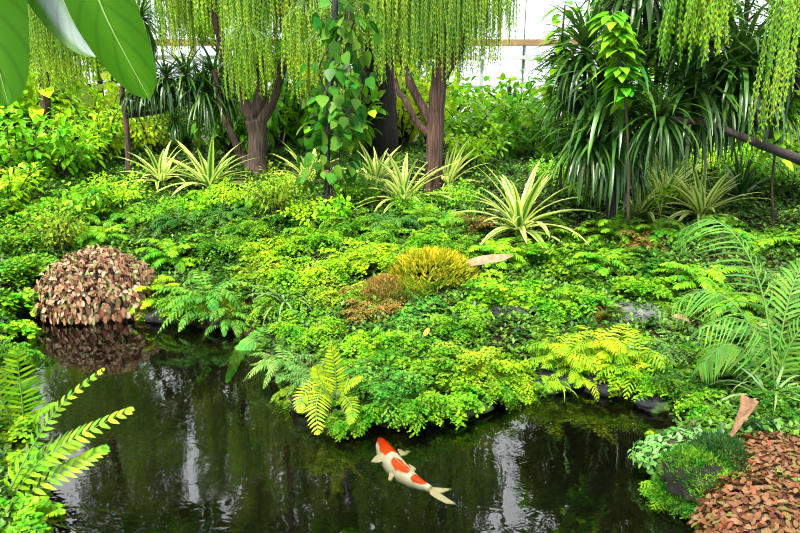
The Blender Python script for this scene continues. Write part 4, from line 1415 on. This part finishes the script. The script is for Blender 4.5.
for row in [
    (SHRUB, 10, 8.2, 95, 1.1, 'mid', 'bushy broad-leaved shrub at the left edge below the hanging leaves'),
    (SHRUB, 62, 8.6, 80, 1.1, 'bright', 'sunny broad-leaved shrub left of the slim dark trunk'),
    (SHRUBF, 100, 9.6, 90, 1.1, 'lime', 'lime small-leaved shrub right behind the slim dark trunk'),
    (SHRUBB, 28, 10.2, 120, 1.1, 'lime', 'tall lime shrub in the background at far left'),
    (SHRUBB, 80, 11.0, 110, 1.2, 'yellow', 'yellow-green background shrub left of the slim dark trunk'),
    (SHRUB, -20, 9.4, 130, 1.1, 'mid', 'tall shrub cut off by the left edge'),
    (SHRUBF, 148, 10.4, 70, 1.2, 'yellow', 'yellow sunlit shrub behind the strap-leaved slim tree'),
    (SHRUB, 185, 11.5, 90, 1.2, 'lime', 'lime background shrub left of the forked tree'),
    (SHRUB, 232, 11.0, 90, 1.1, 'mid', 'green background shrub behind the forked tree'),
    (SHRUB, 282, 10.6, 110, 1.0, 'mid', 'green background shrub seen right through the fork of the tree'),
    (SHRUBB, 312, 11.5, 130, 1.0, 'dark', 'dark background shrub left of the climber'),
    (SHRUBB, 345, 9.8, 90, 1.0, 'mid', 'broad-leaved shrub right behind the climber'),
    (SHRUBF, 402, 11.6, 110, 1.1, 'yellow', 'yellow-green shrub between the dark trunk and the reddish trunk'),
    (SHRUB, 430, 13.0, 100, 1.2, 'lime', 'lime far shrub behind the reddish trunk'),
    (SHRUB, 470, 10.6, 82, 1.2, 'lime', 'lime rounded shrub right of the reddish trunk'),
    (SHRUB, 496, 10.0, 78, 1.2, 'mid', 'rounded green shrub behind the spiky dark rosette'),
    (SHRUBF, 530, 11.2, 90, 1.2, 'bright', 'bright fine-leaved shrub in front of the pale house wall'),
    (SHRUBB, 560, 9.8, 90, 1.0, 'bright', 'bright large-leaved shrub left of the strap-leaved trees'),
    (SHRUB, 590, 12.0, 110, 1.2, 'mid', 'green background shrub behind the strap-leaved trees'),
    (SHRUBF, 640, 8.6, 84, 1.2, 'yellow', 'yellow sunlit shrub seen below the strap leaves'),
    (SHRUBF, 684, 9.0, 92, 1.2, 'yellow', 'yellow sunlit shrub behind the striped rosette on the right'),
    (SHRUBB, 735, 8.4, 100, 1.1, 'lime', 'lime shrub under the leaning trunk'),
    (SHRUB, 780, 8.6, 70, 1.1, 'lime', 'lime shrub at the right edge below the leaning trunk'),
    (SHRUB, 800, 10.5, 120, 1.1, 'mid', 'tall green shrub at the right edge behind the leaning trunk'),
    (SHRUB, 720, 12.0, 110, 1.3, 'bright', 'bright far shrub behind the leaning trunk'),
    (SHRUB, 650, 13.0, 100, 1.3, 'mid', 'green far shrub right of centre below the roof line'),
    (SHRUB, 500, 14.0, 86, 1.5, 'bright', 'bright far shrub against the pale house wall'),
    (SHRUB, 370, 13.5, 110, 1.4, 'mid', 'far shrub behind the stout dark trunk'),
    (SHRUB, 130, 13.5, 90, 1.4, 'lime', 'far lime shrub left, against the glass'),
    (SHRUB, 250, 14.0, 90, 1.5, 'mid', 'far green shrub behind the forked tree, against the glass'),
    (SHRUBB, 332, p_climb - .35, 46, 1.0, 'bright', 'bright leafy bush at the foot of the heart-leaved climber'),
    (SHRUBF, 30, 6.6, 52, 1.3, 'bright', 'bright low bush low on the left slope near the edge'),
    (SHRUB, 70, 7.2, 56, 1.3, 'mid', 'green low bush on the left slope behind the feathery ferns'),
    (SHRUBF, 112, 7.6, 52, 1.3, 'lime', 'lime low bush on the left slope beneath the slim trunk'),
    (SHRUB, 0, 7.2, 60, 1.3, 'lime', 'lime low bush at the left edge of the slope'),
    (SHRUBF, 150, 7.0, 40, 1.4, 'mid', 'green low bush below the striped rosette of the slim trunk'),
    (SHRUB, 190, 7.2, 36, 1.5, 'bright', 'bright low bush below the striped rosette left of the forked tree'),
    (SHRUBF, 232, 7.6, 40, 1.3, 'lime', 'lime low bush at the left foot of the forked tree'),
    (SHRUBF, 280, 7.8, 40, 1.3, 'lime', 'lime low bush at the right foot of the forked tree'),
    (SHRUB, 300, 6.9, 40, 1.4, 'lime', 'lime low bush left beside the black post'),
    (SHRUBF, 350, 7.4, 40, 1.4, 'bright', 'bright low bush right beside the black post'),
    (SHRUBF, 410, 6.9, 34, 1.5, 'mid', 'green low bush left before the reddish trunk'),
    (SHRUBF, 460, 7.0, 40, 1.4, 'bright', 'bright low bush right before the reddish trunk'),
    (SHRUB, 478, 8.6, 50, 1.4, 'lime', 'lime low bush behind left of the large striped rosette'),
    (SHRUBF, 560, 7.4, 44, 1.4, 'bright', 'bright low bush right behind the large striped rosette'),
    (SHRUB, 588, 6.8, 44, 1.4, 'lime', 'lime low bush under the drooping strap leaves'),
    (SHRUBF, 640, 7.0, 46, 1.4, 'bright', 'bright low bush in front of the half-hidden striped rosette'),
    (SHRUB, 672, 6.6, 40, 1.4, 'lime', 'lime low bush below the brown-bladed rosette'),
    (SHRUBF, 716, 7.4, 48, 1.4, 'lime', 'lime low bush between the striped and the dark upright rosette'),
    (SHRUB, 765, 7.0, 56, 1.4, 'bright', 'bright low bush right of the dark upright rosette'),
    (SHRUBF, 800, 6.4, 60, 1.4, 'mid', 'green low bush at the right edge beneath the leaning trunk'),
]:
    back(row[0], row[1], row[2], row[3], row[4], C[row[5]], row[6])


def bg_tree(px, Y, top, spread, n, color, label, kit):
    p = at(px, 140, Y); p.z = h1(p.x, p.y) - .05
    t = thing('background_tree', p, label, 'tree')
    zt = at(px, top, Y).z - p.z
    mb = MB(); mb.tube([V((0, 0, 0)), V((.05, 0, zt * .4)), V((-.05, .05, zt * .9))], [.09, .07, .04], 8)
    ob('trunk', mb.mesh('trunk', M['bark']), t)
    sp = spread * Y / F
    for k in range(n):
        a = k * 2.39996
        rr = sp * math.sqrt((k + .5) / n)
        z = zt * R.uniform(.2, .95)
        q = V((rr * math.cos(a), rr * .5 * math.sin(a), z))
        mb = MB(); mb.tube([V((0, 0, max(.1, z - rr * .6))), q * .6 + V((0, 0, z * .4 - rr * .1)), q + V((0, 0, .1))], [.03, .02, .012], 5)
        b = ob('branch', mb.mesh('branch', M['bark']), t)
        s_ = R.uniform(.5, .75)
        ob('foliage', R.choice(kit)[0], t, jit(color, .2), Matrix.Translation(q) @ Matrix.Rotation(R.uniform(0, 6.28), 4, 'Z') @ Matrix.Diagonal((s_, s_, s_ * .9, 1)))


for row in [(20, 13.5, -40, 70, 12, 'lime', 'leafy lime background tree at far left against the glass', SHRUB),
            (105, 15.2, -60, 60, 12, 'mid', 'leafy green background tree left of the forked tree, against the glass', SHRUB),
            (225, 14.8, -80, 60, 12, 'mid', 'leafy green background tree right behind the forked tree', SHRUBB),
            (310, 15.2, -80, 60, 13, 'bright', 'leafy bright background tree behind the heart-leaved climber', SHRUB),
            (405, 15.4, -60, 50, 11, 'mid', 'leafy green background tree between dark trunk and reddish trunk', SHRUB),
            (640, 14.5, -30, 50, 12, 'mid', 'leafy green background tree behind the strap-leaved trees', SHRUBB),
            (730, 13.8, -60, 60, 13, 'bright', 'leafy bright background tree above the leaning trunk', SHRUB),
            (810, 13.0, -60, 60, 12, 'mid', 'leafy green background tree at the right edge', SHRUB)]:
    bg_tree(row[0], row[1], row[2], row[3], row[4], C[row[5]], row[6], row[7])

# leafy saplings with bright young leaves, upper right
def sapling(px, py, Y, pts, label, color, n=40, lw=.045, ll=.17):
    t, Y = tree_base('leafy_sapling', px, py, label, Y)
    px_tube(t, pts, [1.6] + [1.1] * (len(pts) - 2) + [.8], 'trunk', 'stem', Y, 7)
    mb = MB()
    for k in range(n):
        i = R.uniform(.45, 1)
        j = i * (len(pts) - 1); a = min(int(j), len(pts) - 2); f = j - a
        c = at(pts[a][0] + (pts[a + 1][0] - pts[a][0]) * f, pts[a][1] + (pts[a + 1][1] - pts[a][1]) * f, Y) - t.location
        q = k * 2.39996
        o = V((math.cos(q), math.sin(q), R.uniform(-.2, .35))).normalized()
        sd = o.cross(V((0, 0, 1))).normalized()
        L = ll * R.uniform(.7, 1.3)
        ps = [c + o * (.03 + L * u) + V((0, 0, -L * .5 * u * u)) for u in (0, .2, .45, .75, 1)]
        mb.strip(ps, [.006, lw * .7, lw, lw * .65, .002], sd, .15)
    ob('foliage', mb.mesh('sapling_foliage', M['broad']), t, color)
    return t


sapling(625, 200, h_strap - .75, [(628, 225), (628, 150), (624, 90), (618, 50), (612, 10)], 'bright leafy sapling rising through the strap-leaved trees', C['mid'], 110)
sapling(568, 200, h_strap + .2, [(560, 190), (562, 130), (560, 80), (562, 40), (565, 5)], 'bright sapling reaching up in front of the house roof', C['mid'], 70)
sapling(770, 220, 5.6, [(775, 240), (772, 190), (776, 150), (786, 115), (798, 90)], 'leafy sapling at the right edge crossing the leaning trunk', C['mid'], 36)

# ------------------------------------------------------------------ big leaves hanging in at the top left
t = thing('overhanging_plant', at(30, -190, 1.3), 'plant with big drooping green leaves hanging in at the top left corner', 'plant')


def big_leaf(pxs, wpx, Y, mat, roll, prof=None, fold=.2):
    ctrl = [at(q[0], q[1], Y + q[2]) - t.location for q in pxs]
    pts = []
    n = len(ctrl)
    for i in range(n - 1):
        p0, p1, p2, p3 = ctrl[max(i - 1, 0)], ctrl[i], ctrl[i + 1], ctrl[min(i + 2, n - 1)]
        for k in range(7):
            u = k / 7
            pts.append(.5 * ((2 * p1) + (p2 - p0) * u + (2 * p0 - 5 * p1 + 4 * p2 - p3) * u * u + (3 * p1 - p0 - 3 * p2 + p3) * u ** 3))
    pts.append(ctrl[-1])
    n = len(pts)
    w = wpx * Y / F
    ws = []
    for i in range(n):
        u = i / (n - 1)
        ws.append(w * max(.012, min(1, (math.sin(math.pi * min(1, u * .98 + .02)) ** .55) if u < .5 else (1 - ((u - .5) / .5) ** 2.6) ** .75)))
    sds = []
    for i in range(n):
        T = (pts[min(i + 1, n - 1)] - pts[max(i - 1, 0)]).normalized()
        view = (V((0, 0, CAMZ)) - t.location - pts[i]).normalized()
        sd = T.cross(view).normalized()
        sds.append(Matrix.Rotation(roll, 3, T) @ sd)
    mb = MB(); mb.strip(pts, ws, sds, fold, 0, up=1)
    o = ob('leaf', mb.mesh('big_leaf', M[mat]), t)
    md = o.modifiers.new('smooth', 'SUBSURF'); md.levels = md.render_levels = 2
    mb = MB(); mb.tube([V((0, 0, 0)), pts[0] * .5 + V((0, 0, .06)), pts[0]], .006, 6)
    mb.tube([p + V((0, 0, -.003)) for p in pts], [.004 * (1 - .9 * i / (n - 1)) for i in range(n)], 5)
    ob('midrib', mb.mesh('midrib', M['gstem']), o)


big_leaf([(-30, -110, 0), (-22, -50, -.03), (-13, 20, -.06), (9, 106, -.1)], 33, 1.3, 'bigleaf', .3)
big_leaf([(20, -100, .05), (40, -45, .03), (62, 2, .02), (97, 57, .0)], 27, 1.35, 'sheenlf', -.1)
big_leaf([(50, -120, 0), (82, -45, -.03), (108, 20, -.05), (150, 99, -.06)], 29, 1.28, 'bigleaf', .1)
mb = MB(); q = t.location
mb.tube([V((0, 0, -.02)), V((-.35, .0, .08)), V((-1.0, -.1, .0)), V((-1.35, -.1, -.6)), V((-1.4, -.1, h1(q.x - 1.4, q.y - .1) - q.z - .05))], [.012, .016, .02, .024, .03], 8)
ob('stem', mb.mesh('overhanging_stem', M['gstem']), t)

# ------------------------------------------------------------------ the koi
R.seed(505)
print('koi...')
ZK = -.045
cp = [on_plane(x, y, ZK) for x, y in [(378.5, 435), (386, 446.5), (396, 459), (407, 470), (419, 479.5), (430, 486)]]
spine = []
for i in range(len(cp) - 1):
    p0, p1, p2, p3 = cp[max(i - 1, 0)], cp[i], cp[i + 1], cp[min(i + 2, len(cp) - 1)]
    for k in range(20):
        u = k / 20
        spine.append(.5 * ((2 * p1) + (p2 - p0) * u + (2 * p0 - 5 * p1 + 4 * p2 - p3) * u * u + (3 * p1 - p0 - 3 * p2 + p3) * u ** 3))
spine.append(cp[-1])
NS, NR = len(spine), 40


def prof(s):
    ks = [(0, .014), (.02, .026), (.06, .038), (.14, .05), (.25, .058), (.38, .058), (.52, .051), (.66, .041), (.8, .029), (.92, .02), (1, .017)]
    for (a, x), (b, y) in zip(ks, ks[1:]):
        if s <= b:
            u = (s - a) / (b - a); u = u * u * (3 - 2 * u) if a > .02 else u
            return x + (y - x) * u
    return ks[-1][1]


def frame(i):
    T = (spine[min(i + 1, NS - 1)] - spine[max(i - 1, 0)]).normalized()
    Sd = T.cross(V((0, 0, 1))).normalized()       # points to the fish's left/right
    return T, Sd


from mathutils import noise as mnoise
PATCH = [(.075, .0, .07, .62), (.17, -.1, .1, .66), (.23, .15, .09, .5), (.27, -.3, .06, .34), (.49, .22, .1, .48), (.57, .14, .085, .44), (.78, .05, .085, .72), (.86, .0, .07, .7)]
vs, fs, cols = [], [], []
org = cp[2].copy()
for i in range(NS):
    s = i / (NS - 1)
    T, Sd = frame(i)
    r = prof(s)
    for k in range(NR):
        a = 2 * math.pi * k / NR                # 0 = top
        x, z = math.sin(a), math.cos(a)
        zz = z * r * (1.05 if z > 0 else 1.15)
        vs.append(spine[i] + Sd * x * r * .95 + V((0, 0, zz - r * .9)) - org)
        th = math.atan2(math.sin(a), math.cos(a)) / 1.5
        nz_ = mnoise.noise(V((s * 14, th * 2.2, 3.0))) * .45 + mnoise.noise(V((s * 30, th * 5, 9.0))) * .18
        red = 0
        for (ps, pt, rs_, rt) in PATCH:
            q = math.sqrt(((s - ps) / rs_) ** 2 + ((th - pt) / rt) ** 2)
            red = max(red, max(0, min(1, (1.0 + nz_ * .5 - q) * 7)))
        if s < .012: red = 0
        cols.append((.9 + (.82 - .9) * red, .84 + (.055 - .84) * red, .74 + (.008 - .74) * red, 1))
for i in range(NS - 1):
    for k in range(NR):
        k2 = (k + 1) % NR
        fs.append((i * NR + k, i * NR + k2, (i + 1) * NR + k2, (i + 1) * NR + k))
fs.append(tuple(range(NR))[::-1]); fs.append(tuple((NS - 1) * NR + k for k in range(NR)))
me = bpy.data.meshes.new('koi_body')
me.from_pydata([tuple(v) for v in vs], [], fs)
at_ = me.color_attributes.new('scale_pattern', 'FLOAT_COLOR', 'POINT')
at_.data.foreach_set('color', np.array(cols, np.float32).ravel())
me.polygons.foreach_set('use_smooth', np.ones(len(fs), bool))
m, nt, out = new_mat('koi_scales')
a = N(nt, 'ShaderNodeVertexColor', layer_name='scale_pattern')
p = N(nt, 'ShaderNodeBsdfPrincipled'); p.inputs['Roughness'].default_value = .3
vo = N(nt, 'ShaderNodeTexVoronoi'); vo.inputs['Scale'].default_value = 70
tc = N(nt, 'ShaderNodeTexCoord'); nt.links.new(tc.outputs['Object'], vo.inputs['Vector'])
bp = N(nt, 'ShaderNodeBump'); bp.inputs['Strength'].default_value = .15; bp.inputs['Distance'].default_value = .004
nt.links.new(vo.outputs[0], bp.inputs['Height']); nt.links.new(bp.outputs[0], p.inputs['Normal'])
nt.links.new(a.outputs[0], p.inputs['Base Color']); nt.links.new(p.outputs[0], out.inputs[0])
me.materials.append(m)
koi = thing('koi', org, 'white koi with orange-red patches swimming just under the dark water', 'fish')
ob('body', me, koi)
m, nt, out = new_mat('koi_fin')
c = N(nt, 'ShaderNodeRGB'); c.outputs[0].default_value = (.85, .76, .55, 1)
leaf_shader(nt, out, c.outputs[0], .4, .3)
M['fin'] = m
M['eye'] = plain('koi_eye', (.01, .01, .01), .1)


def fin(pxs, name, hinge=0, z=ZK - .02, ripple=.004):
    """a fan of fin rays from the first pixel, its edge through the others"""
    root = on_plane(*pxs[0], z) - org
    edge = [on_plane(*q, z) - org for q in pxs[1:]]
    mb = MB()
    E = []
    for i in range(len(edge) - 1):
        E += [edge[i].lerp(edge[i + 1], k / 5) for k in range(5)]
    E.append(edge[-1])
    n = len(E)
    vs, fs = [], []
    for j in range(5):
        for i, e in enumerate(E):
            u = j / 4
            base = root + (e - root) * .12
            q = base.lerp(e, u)
            q.z += (ripple if i % 2 else -ripple) * u - .012 * u
            vs.append(q)
    for j in range(4):
        for i in range(n - 1):
            fs.append((j * n + i, j * n + i + 1, (j + 1) * n + i + 1, (j + 1) * n + i))
    mb.add(vs, fs)
    o = ob(name, mb.mesh(name, M['fin']), koi)
    md = o.modifiers.new('thickness', 'SOLIDIFY'); md.thickness = .0025
    return o


fin([(386, 453), (381, 452), (375, 455), (371, 460), (377, 461), (387, 459)], 'pectoral_fin')
fin([(397, 449), (401, 447), (408, 446), (411, 449), (406, 453), (401, 454)], 'pectoral_fin')
fin([(391, 470), (389, 473), (388, 478), (391, 479), (394, 474)], 'pelvic_fin')
fin([(408, 464), (412, 464), (416, 467), (414, 470)], 'pelvic_fin')
fin([(428, 487), (439, 486), (452, 487), (444, 490), (440, 491), (447, 496), (456, 502), (446, 501), (436, 496), (430, 492)], 'tail_fin', ripple=.002)
# dorsal fin
mb = MB(); vs, fs = [], []
i0, i1 = int(.36 * NS), int(.72 * NS)
for i in range(i0, i1):
    T, Sd = frame(i); r = prof(i / (NS - 1)); u = (i - i0) / (i1 - 1 - i0)
    b = spine[i] + V((0, 0, r * .12)) - org
    hgt = .012 * math.sin(math.pi * min(1, u * .85 + .12)) ** .6
    vs += [b, b + T * .01 + Sd * .012 * (1 - u) + V((0, 0, hgt * .55))]
for i in range(len(vs) // 2 - 1):
    fs.append((2 * i, 2 * i + 1, 2 * i + 3, 2 * i + 2))
mb.add(vs, fs); o = ob('dorsal_fin', mb.mesh('dorsal_fin', M['fin']), koi)
o.modifiers.new('thickness', 'SOLIDIFY').thickness = .002
i = int(.075 * NS); T, Sd = frame(i); r = prof(i / (NS - 1))
for sg in (-1, 1):
    bm = bmesh.new(); bmesh.ops.create_uvsphere(bm, u_segments=12, v_segments=8, radius=.006)
    me = bpy.data.meshes.new('eye'); bm.to_mesh(me); bm.free(); me.materials.append(M['eye'])
    e = ob('eye', me, koi); e.location = spine[i] - org + Sd * sg * r * .86 + V((0, 0, -r * .6))
    mb = MB(); b = spine[0] - org + Sd * sg * .012 + V((0, 0, -.014)); T0, S0 = frame(0)
    mb.tube([b, b - T0 * .008 + Sd * sg * .008 + V((0, 0, -.004)), b - T0 * .006 + Sd * sg * .018 + V((0, 0, -.012))], [.0022, .0016, .0008], 5)
    ob('barbel', mb.mesh('barbel', M['fin']), koi)
bm = bmesh.new(); bmesh.ops.create_uvsphere(bm, u_segments=14, v_segments=8, radius=.012)
me = bpy.data.meshes.new('mouth'); bm.to_mesh(me); bm.free(); me.materials.append(M['fin'])
e = ob('mouth', me, koi); e.location = spine[0] - org + V((0, 0, -.012)); e.scale = (1, 1, .7)

# ------------------------------------------------------------------ light
w = bpy.data.worlds.new('sky'); S.world = w; w.use_nodes = True
nt = w.node_tree; nt.nodes.clear()
out = nt.nodes.new('ShaderNodeOutputWorld'); bg = nt.nodes.new('ShaderNodeBackground')
bg.inputs['Color'].default_value = (.93, .96, 1.0, 1); bg.inputs['Strength'].default_value = 1.5
tc = N(nt, 'ShaderNodeTexCoord'); sx = N(nt, 'ShaderNodeSeparateXYZ')
nt.links.new(tc.outputs['Generated'], sx.inputs[0])
mr = N(nt, 'ShaderNodeMapRange'); mr.inputs['To Min'].default_value = 1.5; mr.inputs['To Max'].default_value = 3.6
nt.links.new(sx.outputs[2], mr.inputs[0]); nt.links.new(mr.outputs[0], bg.inputs['Strength'])
nt.links.new(bg.outputs[0], out.inputs[0])
sun = bpy.data.lights.new('sun', 'SUN'); sun.energy = 10.5; sun.angle = rad(9); sun.color = (1, .96, .86)
so = bpy.data.objects.new('sun', sun); COL.objects.link(so)
so.rotation_euler = V((.32, .55, -1)).to_track_quat('-Z', 'Y').to_euler()
S.view_settings.view_transform = 'Standard'
S.view_settings.look = 'None'
S.view_settings.gamma = 1
S.view_settings.use_curve_mapping = False
S.view_settings.exposure = 0.35
S.cycles.filter_width = 1.1
S.cycles.max_bounces = 8
S.cycles.transparent_max_bounces = 12
print('done', len(S.objects))
